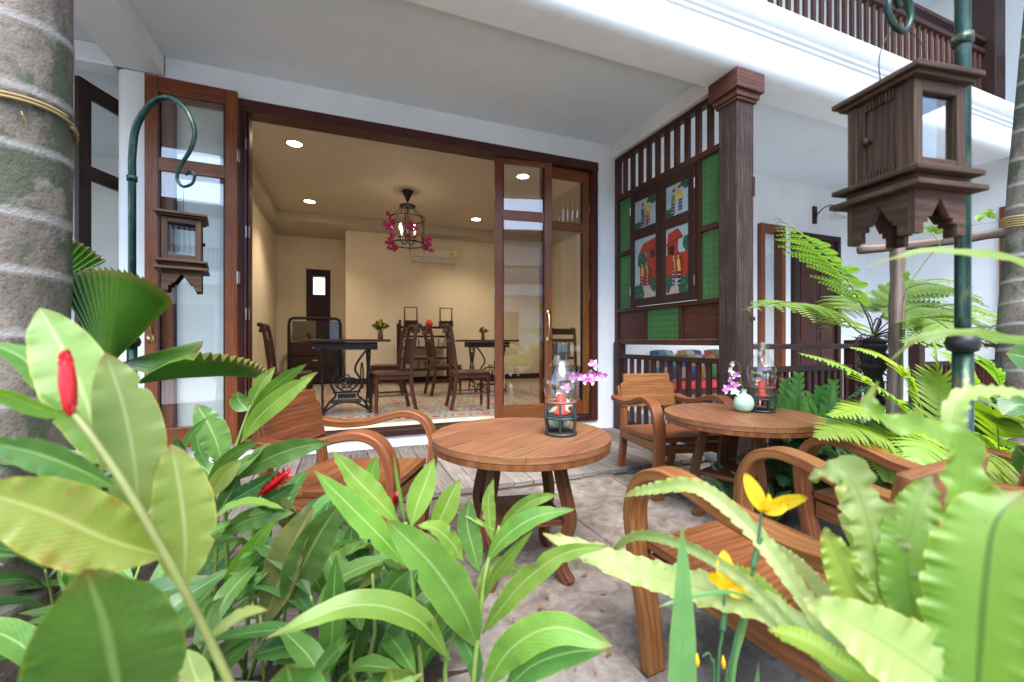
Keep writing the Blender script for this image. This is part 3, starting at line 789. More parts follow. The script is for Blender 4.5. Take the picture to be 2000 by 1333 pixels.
def figure(cx, y0, h, top, skirt, lean=0):
    w = h * .16
    f = [(skirt, [(cx - w * .75, y0), (cx + w * .75, y0), (cx + w * .62, y0 + h * .45), (cx - w * .62, y0 + h * .45)])]
    for q in range(3): f.append(('wht', [(cx - w * .72, y0 + h * (.06 + .13 * q)), (cx + w * .72, y0 + h * (.06 + .13 * q)), (cx + w * .7, y0 + h * (.085 + .13 * q)), (cx - w * .7, y0 + h * (.085 + .13 * q))]))
    f += [('skin', [(cx - w * .6, y0 + h * .43), (cx + w * .6, y0 + h * .43), (cx + w * .75 + lean, y0 + h * .78), (cx - w * .75 + lean, y0 + h * .78)]),
          (top, [(cx - w * .6, y0 + h * .45), (cx + w * .6, y0 + h * .45), (cx + w * .3 + lean, y0 + h * .78), (cx - w * .7 + lean, y0 + h * .74)]),
          ('skin', [(cx + w * .6 + lean, y0 + h * .76), (cx + w * .95 + lean, y0 + h * .72), (cx + w * 1.05, y0 + h * .42), (cx + w * .8, y0 + h * .42)]),
          ('skin', ell(cx + lean, y0 + h * .88, w * .42, h * .095)), ('blk', ell(cx + lean - w * .05, y0 + h * .95, w * .45, h * .06)), ('red', ell(cx + lean + w * .3, y0 + h * .985, w * .16, h * .022, 8))]
    return f
def bush(cx, cy, r): return [('grn', ell(cx + r * .5 * math.cos(k * 2.4), cy + r * .4 * math.sin(k * 2.4), r * .55, r * .42, 10)) for k in range(5)] + [('lgn', ell(cx + r * .4 * math.cos(k * 2.1), cy + r * .4 * math.sin(k * 2.1), r * .14, r * .1, 7)) for k in range(6)]
def painting(y0, y1, z0, z1, shapes, parent):
    """y0 is the edge nearer the wall (larger Y); shapes in a unit square scaled by height"""
    mb = MB(); W_, H_ = abs(y0 - y1), z1 - z0
    mb.bx(2.953, 2.960, min(y0, y1), max(y0, y1), z0, z1, m=PN.index('sky'))
    for k, (c_, poly) in enumerate(shapes):
        xx = 2.9528 - .00012 * k
        b = len(mb.v); pl = []
        for u, v in poly:
            u = min(max(u, 0), 1); v = min(max(v, 0), 1)
            mb.v.append(Vector((xx, y0 - u * W_, z0 + v * H_)))
        mb.face(list(range(b, b + len(poly)))[::-1], None, PN.index(c_))
    return ls(mb, 'painted_panel', PM, 0, parent)
random.seed(4)
for (ya, yb, lab) in ((3.884, 3.408, 'dark shutter painted with couples before a red house, nearer the wall'), (3.402, 2.969, 'dark shutter painted with couples before a red house, nearer the column')):
    shu = empty('shutter', (0, 0, 0), 0, LS); shu['label'] = lab
    def sh_(mb, name, m, b=.003):
        return ls(mb, name, m, b, shu)
    sx0, sx1 = 2.945, 2.985
    sh_(MB().bx(sx0, sx1, ya - .065, ya, 1.446, 2.694), 'stile', M['dark'])
    sh_(MB().bx(sx0, sx1, yb, yb + .075, 1.446, 2.694), 'stile', M['dark'])
    for z0, z1 in ((1.446, 1.525), (2.165, 2.275), (2.575, 2.694)):
        sh_(MB().bx(sx0 + .001, sx1 - .001, yb + .076, ya - .066, z0, z1), 'rail', M['dark'])
    a, b = ya - .066, yb + .076
    far = ya > 3.6
    if far:
        low = [('sand', [(0, 0), (1, 0), (1, .22), (0, .15)]), ('red', [(.25, .2), (1, .2), (1, .62), (.25, .6)]), ('dred', [(.5, .2), (.8, .2), (.8, .5), (.5, .5)]), ('red', [(.15, .72), (1, .82), (1, .95), (.4, .9)]), ('red', [(.55, .6), (1, .6), (1, .83), (.55, .83)]), ('blk', [(.75, .64), (.95, .64), (.95, .76), (.75, .76)]), ('dred', [(.1, .70), (1, .80), (1, .82), (.1, .72)])]
        low += bush(.35, .62, .2) + bush(.2, .06, .25) + bush(.9, .2, .15) + figure(.38, .18, .42, 'yel', 'nav') + figure(.62, .2, .42, 'lgn', 'mar', -.04)
        upx = bush(.85, .92, .25) + bush(.15, .1, .2) + figure(.4, .05, .8, 'nav', 'nav') + figure(.65, .08, .8, 'yel', 'mar') + figure(.6, .02, .5, 'red', 'blk')
    else:
        low = [('sand', [(0, 0), (1, 0), (1, .22), (0, .15)]), ('red', [(0, .2), (1, .25), (1, .60), (0, .60)]), ('dred', [(.55, .25), (.75, .25), (.75, .55), (.55, .55)]), ('red', [(.05, .76), (.75, .84), (.55, .97), (.1, .93)]), ('red', [(.05, .58), (.55, .58), (.55, .80), (.05, .78)]), ('blk', [(.12, .60), (.38, .60), (.38, .73), (.12, .73)]), ('dred', [(0, .745), (.78, .82), (.75, .85), (0, .775)])]
        low += bush(.92, .72, .16) + bush(.85, .07, .26) + bush(.1, .17, .18) + figure(.36, .12, .5, 'mar', 'nav') + figure(.62, .10, .52, 'yel', 'blk', -.04)
        upx = bush(.9, .93, .25) + bush(.15, .1, .24) + [('yel', [(.46, .4), (.5, .4), (.5, 1), (.46, 1)])] + figure(.32, .05, .8, 'lgn', 'nav', .05) + figure(.66, .12, .78, 'yel', 'nav', -.04)
    painting(a, b, 1.526, 2.164, low, shu)
    painting(a, b, 2.276, 2.574, upx, shu)
    for zz in (1.62, 2.5):
        sh_(MB().tube([(2.94, (ya if far else yb) + (.004 if far else -.004), zz - .045), (2.94, (ya if far else yb) + (.004 if far else -.004), zz + .045)], .007, 6), 'hinge', M['steel'], 0)

# ------------------------------------------------------------------ railings
def railing(name, label, p0, p1, z0, ztop, zrail, step, bw, group=None, m='red_dark', mp='dark', ends=(True, True), twin=None, post_top=None):
    p0, p1 = Vector((*p0, 0)), Vector((*p1, 0)); dv = p1 - p0; L = dv.length; ang = math.atan2(dv.y, dv.x)
    r = thing(name, label, 'railing', (p0.x, p0.y, z0), ang, group)
    hz = lambda z: z - z0
    MB().bx(0, L, -.035, .035, hz(zrail), hz(zrail) + .05).build('rail', M[mp], r, bevel=.005)
    if twin: MB().bx(0, L, -.045, .045, hz(twin), hz(twin) + .045).build('handrail', M[mp], r, bevel=.006)
    MB().bx(0, L, -.03, .03, .06, .11).build('bottom_rail', M[mp], r, bevel=.005)
    n = int(L / step); me = None
    for k in range(n):
        x = (k + .5) * L / n
        if me is None:
            o = MB().box((0, 0, (hz(zrail) + .11) / 2), (bw, .03, hz(zrail) - .112)).build('baluster', M[m], r, bevel=.003, seg=1); me = o.data
        else:
            o = bpy.data.objects.new('baluster', me); link(o, r)
            b = o.modifiers.new('bevel', 'BEVEL'); b.width = .003; b.segments = 1
        o.location = (x, 0, 0)
    for k, e in enumerate(ends):
        if e:
            x = -.05 if k == 0 else L + .05
            MB().box((x, 0, (hz(post_top or ztop)) / 2), (.1, .1, hz(post_top or ztop))).build('post', M[mp], r, bevel=.006)
    return r
railing('veranda_railing', 'dark baluster railing below the painted shutters, between wall and column', (2.99, 4.10), (2.99, 2.665), .05, 1.06, .87, .115, .05, ends=(True, False))
railing('veranda_railing', 'dark baluster railing between the tall column and the tree fern', (3.09, 2.57), (4.45, 2.57), .05, 1.08, .80, .085, .042, ends=(False, True), twin=1.0)
railing('veranda_railing', 'dark baluster railing behind the green hook post', (5.6, 2.57), (7.6, 2.57), .05, 1.08, .80, .085, .042, ends=(True, False), twin=1.0)
railing('balcony_railing', 'dark baluster railing along the upper front balcony', (2.2, 2.52), (6.71, 2.52), 3.69, 4.5, 4.30, .105, .036, ends=(False, False), twin=4.42)
railing('balcony_railing', 'dark railing along the side wing balcony, beyond the upper post', (7.32, 2.40), (7.32, -1.5), 3.69, 4.5, 4.30, .105, .036, ends=(False, False), twin=4.42)

# ------------------------------------------------------------------ house across the courtyard (seen in the door glass)
OP = thing('opposite_house', 'white house with dark balcony railing reflected in the door glass', 'house', (0, -12, 0))
MB().bx(-12, 14, -.1, 0, 0, 6).build('wall', M['white'], OP)
MB().bx(-12, 14, 0, 1.2, 3.2, 3.7).build('balcony_slab', M['white'], OP)
MB().bx(-12, 14, 1.1, 1.17, 4.5, 4.58).build('handrail', M['dark'], OP)
mb_ = MB()
for k in range(150): mb_.box((-9 + k * .13, 1.13, 4.1), (.05, .04, .8))
o = mb_.build('baluster_row', M['red_dark'], OP); o['kind'] = 'stuff'
for x in (-6, -2, 2.5, 6.5):
    MB().bx(x, x + 1.1, 0, .04, 0.2, 2.5).build('door', M['red_dark'], OP)
    MB().bx(x - 1.4, x - .5, 0, .04, 1, 2.4).build('window', M['dark'], OP)
MB().bx(-12.5, 14.5, -1, 1.6, 6, 6.15).build('roof', M['red_dark'], OP)

# ================================================================== TEAK ARMCHAIRS AND ROUND TABLES
def make_armchair(name):
    r = empty(name)
    for s in (-1, 1):
        path = spline([(s * .27, -.335, .615), (s * .272, -.18, .598), (s * .275, -.02, .615), (s * .28, .11, .652), (s * .282, .21, .662), (s * .282, .295, .622), (s * .28, .340, .525), (s * .275, .338, .41), (s * .268, .318, .28), (s * .262, .296, .14), (s * .258, .285, 0)], 6)
        MB().sweep(path, [(-.038, -.019), (.038, -.019), (.038, .019), (-.038, .019)], up=(0, 0, 1)).build('armrest', M['teak'], r, bevel=.005, auto=35)
        back = spline([(s * .222, -.345, 0), (s * .222, -.298, .2), (s * .222, -.285, .40), (s * .222, -.325, .62), (s * .222, -.352, .70)], 5)
        MB().sweep(back, [(-.02, -.027), (.02, -.027), (.02, .027), (-.02, .027)], up=(1, 0, 0)).build('back_leg', M['teak'], r, bevel=.005, auto=35)
        MB().bx(s * .248 - .011, s * .248 + .011, -.26, .30, .305, .374).build('side_rail', M['teak'], r, bevel=.004)
    for k in range(3):
        yy = .012 + (k - 1) * .195
        MB().box((0, yy, .391 + (k - 1) * .0085), (.53, .1945, .032), (R(2.5), 0, 0)).build('seat_board', M['teak'], r, bevel=.004)
    fr = [(-.235, .06), (.235, .06), (.235, .03), (.20, -.012), (.15, .005), (0, .0), (-.15, .005), (-.20, -.012), (-.235, .03)]
    MB().prism(fr, -.011, .011, Matrix(((1, 0, 0, 0), (0, 0, -1, .285), (0, 1, 0, .305), (0, 0, 0, 1)))).build('front_rail', M['teak'], r, bevel=.003)
    MB().bx(-.22, .22, -.295, -.273, .31, .37).build('rear_rail', M['teak'], r, bevel=.004)
    bp = [(-.236, .0), (.236, .0), (.236, .185), (.212, .192), (.205, .205), (.205, .265), (-.205, .265), (-.205, .205), (-.212, .192), (-.236, .185)]
    Mt = Matrix.Translation((0, -.288, .54)) @ Matrix.Rotation(R(100), 4, 'X')
    MB().prism(bp, -.012, .013, Mt).build('backrest', M['teak'], r, bevel=.004)
    return r
ac0 = make_armchair('armchair')
chairs = [
    ((.03, 2.295, 0), R(-119), 'teak armchair beside the folding doors, half hidden by ginger leaves'),
    ((2.26, 2.53, 0), R(170), 'teak armchair on the far side of the smaller table, facing the camera'),
    ((1.215, .855, 0), R(5), 'nearest teak armchair, its seat crossed by wavy fern leaves'),
    ((2.16, .93, 0), R(-1), 'teak armchair behind the nest fern at the right edge, next to the nearest one'),
]
for k, (loc, rz, lab) in enumerate(chairs):
    o = ac0 if k == 0 else copy_tree(ac0)
    o.location = loc; o.rotation_euler = (0, 0, rz)
    tag(o, lab, 'armchair', 'teak armchairs around the two tables')

def make_table(name, r_top, nb):
    t = empty(name)
    n = 64
    th = .030; zt = .63
    edges = [-r_top + 2 * r_top * k / nb for k in range(nb + 1)]
    for y0, y1 in zip(edges, edges[1:]):
        y0 += .0004; y1 -= .0004
        a0, a1 = math.asin(max(-1, y0 / r_top)), math.asin(min(1, y1 / r_top))
        q = [a0 + (a1 - a0) * k / 12 for k in range(13)]
        poly = [(r_top * math.cos(a), r_top * math.sin(a)) for a in q] + [(-r_top * math.cos(a), r_top * math.sin(a)) for a in q[::-1]]
        MB().prism(poly, zt - th, zt).build('tabletop_board', M['teak_top'], t, bevel=.0012, seg=1)
    MB().lathe([(r_top - .02, zt - th - .001), (r_top - .005, zt - th - .001), (r_top - .002, zt - th - .004), (r_top - .004, zt - th - .026), (r_top - .012, zt - th - .030), (r_top - .07, zt - th - .030)], (0, 0, 0), 64).build('rim_band', M['teak'], t, auto=30)
    for k in range(4):
        a = R(90 * k)
        rad = [(.20, .578), (.218, .47), (.248, .36), (.262, .29), (.255, .235), (.225, .16), (.215, .09), (.225, .045), (.262, 0)]
        pts = spline([(q * math.cos(a), q * math.sin(a), z) for q, z in rad], 5)
        MB().sweep(pts, [(-.024, -.022), (.024, -.022), (.024, .022), (-.024, .022)], up=(-math.sin(a), math.cos(a), 0)).build('leg', M['teak_leg'], t, bevel=.004, auto=35)
    MB().box((0, 0, .262), (.34, .34, .026), (0, 0, R(45))).build('shelf', M['teak_leg'], t, bevel=.004)
    MB().box((0, 0, .555), (.30, .30, .045), (0, 0, R(45))).build('top_frame', M['teak_leg'], t, bevel=.004)
    return t
M['teak_leg'] = wood('dark_teak_legs', (.06, .022, .010), (.13, .048, .020), (.22, .09, .04), .42, 1.0, .1, .12)
t1 = make_table('round_table', .42, 5)
t1.location = (.785, 1.87, 0); t1.rotation_euler = (0, 0, R(33))
tag(t1, 'round teak table in the middle of the patio, its lamp chimney sooty', 'table', 'round teak tables')
t2 = make_table('round_table', .43, 8)
t2.location = (2.24, 1.90, 0); t2.rotation_euler = (0, 0, R(64))
tag(t2, 'round teak table in front of the wooden column, with vase and clear lamp', 'table', 'round teak tables')

# ------------------------------------------------------------------ table lamps, candles, vases, orchids
def table_lamp(loc, sooty, label, rz=0):
    L = thing('table_lamp', label, 'lamp', loc, rz, 'glass candle lamps on the tables')
    def ring(r, z, t, m, name, n=24):
        pts = [(r * math.cos(2 * math.pi * k / n), r * math.sin(2 * math.pi * k / n), z) for k in range(n + 1)]
        MB().tube(pts, t, 6).build(name, m, L, smooth=True)
    ring(.064, .008, .007, M['rattan'], 'base_ring')
    ring(.070, .075, .005, M['rattan'], 'middle_ring')
    ring(.062, .140, .006, M['rattan_band'], 'cane_band')
    for k in range(6):
        a = 2 * math.pi * k / 6
        pts = spline([((r) * math.cos(a), r * math.sin(a), z) for r, z in ((.063, .01), (.069, .045), (.0715, .078), (.067, .115), (.063, .142))], 4)
        MB().tube(pts, .0055, 6).build('cane_bar', M['rattan'], L, smooth=True)
    MB().lathe([(0, .079), (.062, .079), (.062, .086), (0, .086)], n=24).build('candle_plate', M['rattan'], L)
    lo = [(.052, .088), (.054, .115), (.055, .14), (.070, .175), (.0765, .205), (.0745, .235), (.060, .275), (.042, .305), (.037, .318)]
    hi = [(.037, .318), (.035, .335), (.036, .36), (.0385, .392)]
    lo = [(p.x, p.y) for p in spline([(a, b, 0) for a, b in lo], 4)]
    MB().lathe(lo, n=40).build('glass_globe', M['lampglass'], L, smooth=True)
    MB().lathe(hi, n=40).build('glass_chimney', M['smoked'] if sooty else M['lampglass'], L, smooth=True)
    L.scale = (1.1, 1.1, 1.1)
    return L
table_lamp((.952, 1.782, .63), True, 'candle lamp with smoke-darkened glass neck on the middle table')
table_lamp((2.425, 1.895, .63), False, 'candle lamp with clear glass neck beside the round vase', R(12))
def candle(loc, label, lean=0):
    c_ = MB()
    c_.lathe([(0, 0), (.034, 0), (.036, .006), (.024, .012), (.017, .018), (.0165, .075), (.013, .079), (0, .074)], (0, 0, 0), 20)
    c_.lathe([(0, .074), (.0015, .074), (.001, .088), (0, .088)], (0, 0, 0), 6, m=1)
    o = c_.build('candle', [M['candle'], M['wire']], smooth=True); o.location = loc; o.scale = (1.1, 1.1, 1.2); tag(o, label, 'candle', 'red candles in the lamps')
candle((.952, 1.782, .726), 'short red candle inside the sooty lamp')
candle((2.425, 1.895, .726), 'short red candle inside the clear lamp')
def vase(loc, label):
    pr_ = [(0, .002), (.022, .002), (.036, .012), (.0445, .032), (.0455, .046), (.042, .064), (.030, .080), (.014, .088), (.0115, .093), (.012, .106), (.0135, .108), (.010, .106), (.009, .09), (.02, .075), (0, .06)]
    o = MB().lathe([(p.x, p.y) for p in spline([(a, b, 0) for a, b in pr_[:12]], 3)], n=32).build('vase', M['celadon'], smooth=True)
    o.location = loc; o.scale = (1.28, 1.28, 1.28); tag(o, label, 'vase', 'round pale green vases')
vase((1.012, 1.905, .63), 'round pale green vase hidden behind the sooty lamp')
vase((2.315, 1.93, .63), 'round pale green vase standing beside the clear lamp')

def petal(mb, c, d, nrm, L, w, m=0, cup=.15, n=5):
    """petal from c along d, facing nrm"""
    d = Vector(d).normalized(); nrm = Vector(nrm); nrm = (nrm - d * nrm.dot(d)).normalized(); s = d.cross(nrm)
    b = len(mb.v)
    for i in range(n + 1):
        t = i / n; ww = w / 2 * (math.sin(math.pi * min(1, t * .93 + .04)) ** .7)
        for k in (-1, 0, 1):
            mb.v.append(Vector(c) + d * L * t + s * ww * k + nrm * (cup * L * (t * t - .3 * t) + (.10 * w if k else 0)))
    for i in range(n):
        for k in (0, 1):
            a = b + i * 3 + k
            mb.face([a, a + 1, a + 4, a + 3], [(k / 2, i / n), ((k + 1) / 2, i / n), ((k + 1) / 2, (i + 1) / n), (k / 2, (i + 1) / n)], m)
def orchid(parent, c, nrm, size, mats, roll=0, name='flower'):
    mb = MB(); nrm = Vector(nrm).normalized()
    a = nrm.cross(Vector((0, 0, 1))).normalized(); u = a.cross(nrm)
    for k, (ang, l, w, mi) in enumerate(((90, 1, .5, 1), (210, 1, .5, 1), (330, 1, .5, 1), (25, .95, .85, 0), (155, .95, .85, 0))):
        q = R(ang + roll)
        petal(mb, c, a * math.cos(q) + u * math.sin(q) + nrm * .15, nrm, size * l, size * w, mi)
    petal(mb, Vector(c) + nrm * size * .1, u * -.8 + nrm * .8, nrm, size * .6, size * .5, 0)
    return mb.build(name, mats, parent, smooth=True)
random.seed(21)
def orchid_spray(label, base, pts, flowers, size):
    o = thing('orchid_spray', label, 'orchid', base, 0, 'orchid sprays in the vases')
    P = [Vector(p) - Vector(base) for p in pts]
    MB().tube(spline(P, 6), .0022, 6).build('stem', M['stem'], o, smooth=True)
    for f in flowers:
        c = Vector(f) - Vector(base)
        nr = Vector((-.4 + random.uniform(-.7, .7), -.9, random.uniform(-.3, .3)))
        orchid(o, c, nr, size * random.uniform(.8, 1.1), [random.choice([M['petalp'], M['petalp'], M['petalw']]), M['petalw']], random.uniform(-40, 40))
b1 = (1.012, 1.905, .755)
orchid_spray('magenta and white orchid spray leaning right from behind the sooty lamp', b1, [b1, at(1108, 775, 2.1), at(1125, 748, 2.08), at(1150, 738, 2.06), at(1172, 728, 2.05)],
             [at(1104, 757, 2.09), at(1112, 790, 2.05), at(1124, 737, 2.05), at(1137, 741, 2.07), at(1158, 713, 2.05), at(1160, 741, 2.04), at(1152, 732, 2.08), at(1175, 734, 2.04)], .032)
b2 = (2.315, 1.93, .765)
orchid_spray('magenta and white orchid spray drooping over the round vase by the column', b2, [b2, at(1447, 745, 2.72), at(1446, 720, 2.7), at(1438, 706, 2.68), at(1428, 712, 2.66), at(1424, 740, 2.64)],
             [at(1428, 711, 2.66), at(1425, 726, 2.65), at(1437, 733, 2.66), at(1424, 744, 2.64), at(1437, 752, 2.65), at(1421, 760, 2.63), at(1436, 766, 2.64), at(1429, 752, 2.66)], .031)

# ------------------------------------------------------------------ shepherd-hook posts and hanging bird houses
def hook_post(label, loc, rz):
    p = thing('hook_post', label, 'post', loc, rz, 'green metal hook posts')
    MB().tube([(0, 0, -.03), (0, 0, .6), (0, 0, 1.055)], .021, 14).build('lower_pole', M['patina'], p, smooth=True)
    MB().lathe([(.02, 1.04), (.03, 1.045), (.036, 1.065), (.030, 1.085), (.02, 1.09)], n=16).build('collar', M['iron'], p, smooth=True)
    arc = [(0, 0, 1.085), (0, 0, 1.5), (0, 0, 1.85), (.002, 0, 2.0), (.022, 0, 2.13), (.088, 0, 2.235), (.175, 0, 2.272), (.262, 0, 2.215), (.308, 0, 2.11), (.290, 0, 2.02), (.240, 0, 1.935), (.222, 0, 1.875), (.25, 0, 1.834), (.296, 0, 1.848), (.308, 0, 1.888), (.284, 0, 1.912), (.264, 0, 1.890)]
    pts = spline(arc, 8); n = len(pts)
    sc_ = [1.0 if k < n * .22 else max(.42, 1 - .6 * (k - n * .22) / (n * .5)) for k in range(n)]
    MB().tube(pts, .0165, 12, scale=sc_).build('hook', M['patina'], p, smooth=True)
    MB().tube([(0, 0, 1.86), (0, 0, 1.885)], .022, 12).build('joint', M['patina'], p, smooth=True)
    return p
hook_post('green patinated hook post beside the ringed palm trunk', tuple(at(258, 666, 2.1)[:2]) + (0,), -YAW)
hook_post('green patinated hook post at the right, mostly behind the larger bird house', (1.534, .612, 0), R(178))
def bird_house(label, loc, rz, wire_h, wire_loop, dside):
    b = thing('bird_house', label, 'bird house', loc, rz, 'wooden bird houses on the hook posts')
    m = M['bird']
    MB().box((0, 0, -.006), (.262, .262, .012)).box((0, 0, -.017), (.235, .235, .010)).build('roof', m, b, bevel=.002, seg=1)
    w = .1
    for sx in (-1, 1):
        for sy in (-1, 1):
            MB().box((sx * (w - .016), sy * (w - .016), -.1205), (.032, .032, .195)).build('corner_post', m, b, bevel=.002, seg=1)
    for sy in (-1, 1):
        MB().box((0, sy * (w - .01), -.036), (.134, .018, .026)).build('window_rail', m, b, bevel=.002, seg=1)
        MB().box((0, sy * (w - .01), -.205), (.134, .018, .024)).build('window_rail', m, b, bevel=.002, seg=1)
        MB().box((0, sy * (w - .016), -.121), (.136, .002, .146)).build('pane', M['glass'], b)
    MB().box((-dside * (w - .01), 0, -.036), (.018, .134, .026)).build('window_rail', m, b, bevel=.002, seg=1)
    MB().box((-dside * (w - .01), 0, -.205), (.018, .134, .024)).build('window_rail', m, b, bevel=.002, seg=1)
    MB().box((-dside * (w - .016), 0, -.121), (.002, .136, .146)).build('pane', M['glass'], b)
    for sx in (dside,):
        MB().box((sx * (w - .016), 0, -.12), (.008, .136, .19)).build('door', m, b)
        for yy in (-.056, .056):
            MB().box((sx * (w - .008), yy, -.12), (.012, .022, .19)).build('door_stile', m, b, bevel=.002, seg=1)
        k = MB().lathe([(0, 0), (.004, 0), (.004, .012), (.009, .016), (.010, .022), (.006, .028), (0, .029)], n=12).build('knob', M['dark'], b, smooth=True)
        k.rotation_euler = (0, R(90 * sx), 0); k.location = (sx * (w - .013), -.04 * sx * 0 + .035, -.12)
        for zz in (-.034, -.203):
            dt = MB()
            for q in range(9): dt.box((sx * (w - .007), -.04 + q * .01, zz), (.010, .0055, .022))
            dt.build('dentil_strip', m, b)
    MB().box((0, 0, -.2245), (.262, .262, .012)).build('base_plate', m, b, bevel=.002, seg=1)
    MB().box((0, 0, -.2415), (.205, .205, .021)).build('plinth', m, b, bevel=.002, seg=1)
    MB().box((0, 0, -.2585), (.272, .272, .012)).build('base_plate', m, b, bevel=.002, seg=1)
    ap = [(-.1, 0), (.1, 0), (.1, -.095), (.066, -.095), (.066, -.07), (.05, -.07), (.05, -.058), (.036, -.058), (0, -.016), (-.036, -.058), (-.05, -.058), (-.05, -.07), (-.066, -.07), (-.066, -.095), (-.1, -.095)]
    for k in range(4):
        Mz = Matrix.Rotation(R(90 * k), 4, 'Z') @ Matrix(((1, 0, 0, 0), (0, 0, 1, -w), (0, 1, 0, -.2645), (0, 0, 0, 1)))
        q = ap if k % 2 == 0 else [(x * .81, y) for x, y in ap]
        MB().prism(q, 0, .018, Mz).build('foot_bracket', m, b)
    if wire_loop:
        pts = spline([(-.09, 0, 0), (-.098, 0, .06), (-.07, 0, .115), (-.02, 0, wire_h), (.03, 0, wire_h), (.085, 0, .11), (.098, 0, .05), (.09, 0, 0)], 6)
    else: pts = [(0, 0, 0), (.002, 0, wire_h * .5), (0, 0, wire_h)]
    MB().tube(pts, .0018 if wire_loop else .0013, 6).build('wire', M['wire'], b, smooth=True)
    b.scale = (.77, .77, 1.04)
    return b
hp = at(258, 666, 2.1); hk = Vector((hp.x, hp.y, 0)) + Vector((_c, -_s, 0)) * .252
bird_house('smaller-looking wooden bird house hanging before the left folding door', (hk.x, hk.y, 1.685), R(12), .145, False, 1)
bird_house('large near wooden bird house hanging at the upper right', (1.284, .621, 1.69), R(-9), .142, True, -1)

# ------------------------------------------------------------------ palms, rope, log frame
def ringed_trunk(name, label, pts, radii, ring_h, loc):
    t = thing(name, label, 'palm', loc)
    P = spline([Vector(p) - Vector(loc) for p in pts], 24); n = len(P); seg = 28
    mb = MB(); zacc = 0; prev = None
    rings = []
    random.seed(hash(name) % 7 + 2)
    nextr = .05; v = 0
    for k, p in enumerate(P):
        f = k / (n - 1) * (len(radii) - 1); i = min(int(f), len(radii) - 2); r = radii[i] + (radii[i + 1] - radii[i]) * (f - i)
        rings.append((p, r))
    # resample with leaf-scar ridges
    rows = []; z = P[0].z
    top = P[-1].z; hs = []
    while z < top:
        h = ring_h * random.uniform(.8, 1.2)
        for q, bul in ((0.0, .012), (.10, .009), (.16, 0), (.5, -.003), (.9, .002), (.985, .008)): hs.append((z + q * h, bul, q))
        z += h
    def sample(zz):
        for k in range(n - 1):
            if rings[k][0].z <= zz <= rings[k + 1][0].z:
                t_ = (zz - rings[k][0].z) / max(1e-6, rings[k + 1][0].z - rings[k][0].z)
                return rings[k][0].lerp(rings[k + 1][0], t_), rings[k][1] * (1 - t_) + rings[k + 1][1] * t_
        return rings[-1]
    for zz, bul, q in hs:
        p, r = sample(zz)
        for j in range(seg):
            a = 2 * math.pi * j / seg
            tilt = .012 * math.sin(a + zz * 3)
            rr = r + bul * r * .9 + .006 * r * mnoise.noise(Vector((math.cos(a) * 2, math.sin(a) * 2, zz * 4))) * 6
            mb.v.append(Vector((p.x + rr * math.cos(a), p.y + rr * math.sin(a), zz + tilt)))
    for i in range(len(hs) - 1):
        va = hs[i][2]; vb = hs[i + 1][2] if hs[i + 1][2] > va else 1.0
        for j in range(seg):
            a = i * seg + j; b = i * seg + (j + 1) % seg
            mb.face([a, b, b + seg, a + seg], [(j / seg, va), ((j + 1) / seg, va), ((j + 1) / seg, vb), (j / seg, vb)])
    mb.build('trunk', M['trunk'], t, smooth=True)
    return t
ringed_trunk('palm_tree', 'thick ringed palm trunk at the left edge, tied with rope', [(-1.15, 2.096, -.05), (-1.14, 2.092, .6), (-1.128, 2.088, 1.17), (-1.124, 2.088, 2.0), (-1.12, 2.08, 3.4), (-1.11, 2.0, 6.2)], [.19, .172, .164, .164, .158, .13], .24, (-1.15, 2.096, 0))
ringed_trunk('palm_tree', 'slender grey palm trunk at the right edge, tied to a log', [(3.26, 1.06, -.05), (3.27, 1.07, .7), (3.30, 1.07, 1.4), (3.35, 1.05, 2.2), (3.42, 1.0, 3.3), (3.52, .85, 5.4)], [.135, .112, .092, .085, .08, .07], .13, (3.26, 1.06, 0))
def rope_ring(label, c, r, tilt, turns=2):
    mb = MB(); n = 60 * turns
    pts = [(r * math.cos(2 * math.pi * k / 60), r * math.sin(2 * math.pi * k / 60), .012 * (k / 60) + tilt * math.cos(2 * math.pi * k / 60 + .6)) for k in range(n)]
    mb.tube(pts, .0055, 6)
    for q in range(5): mb.tube([(r * math.cos(-.9), r * math.sin(-.9), .01), (r * 1.1 * math.cos(-.9 + .02 * q), r * 1.1 * math.sin(-.9 + .02 * q), -.01 - .01 * q)], .0018, 4)
    o = mb.build('rope', M['rope'], smooth=True); o.location = c; tag(o, label, 'rope')
rope_ring('straw rope tied around the thick ringed palm trunk', (-1.126, 2.088, 1.838), .1755, .04, 2)
rope_ring('straw rope lashing the log to the slender palm trunk', (3.312, 1.066, 1.63), .100, -.03, 5)
lf = thing('log_frame', 'barked log upright with a crossbar tied to the slender palm trunk', 'log frame', (3.02, 1.50, 0))
def logm(pts, r, name):
    P = spline([Vector(p) - Vector((3.02, 1.50, 0)) for p in pts], 8)
    mb = MB(); mb.tube(P, r, 12, scale=[1 + .10 * math.sin(k * 1.7) * math.cos(k * .6) for k in range(len(P))])
    mb.build(name, M['log'], lf, smooth=True)
logm([(3.02, 1.50, -.03), (3.0, 1.50, .5), (3.02, 1.495, 1.0), (3.03, 1.49, 1.66)], .036, 'upright_log')
logm([(2.86, 1.60, 1.615), (3.1, 1.42, 1.63), (3.24, 1.19, 1.645), (3.27, .90, 1.66)], .026, 'crossbar')

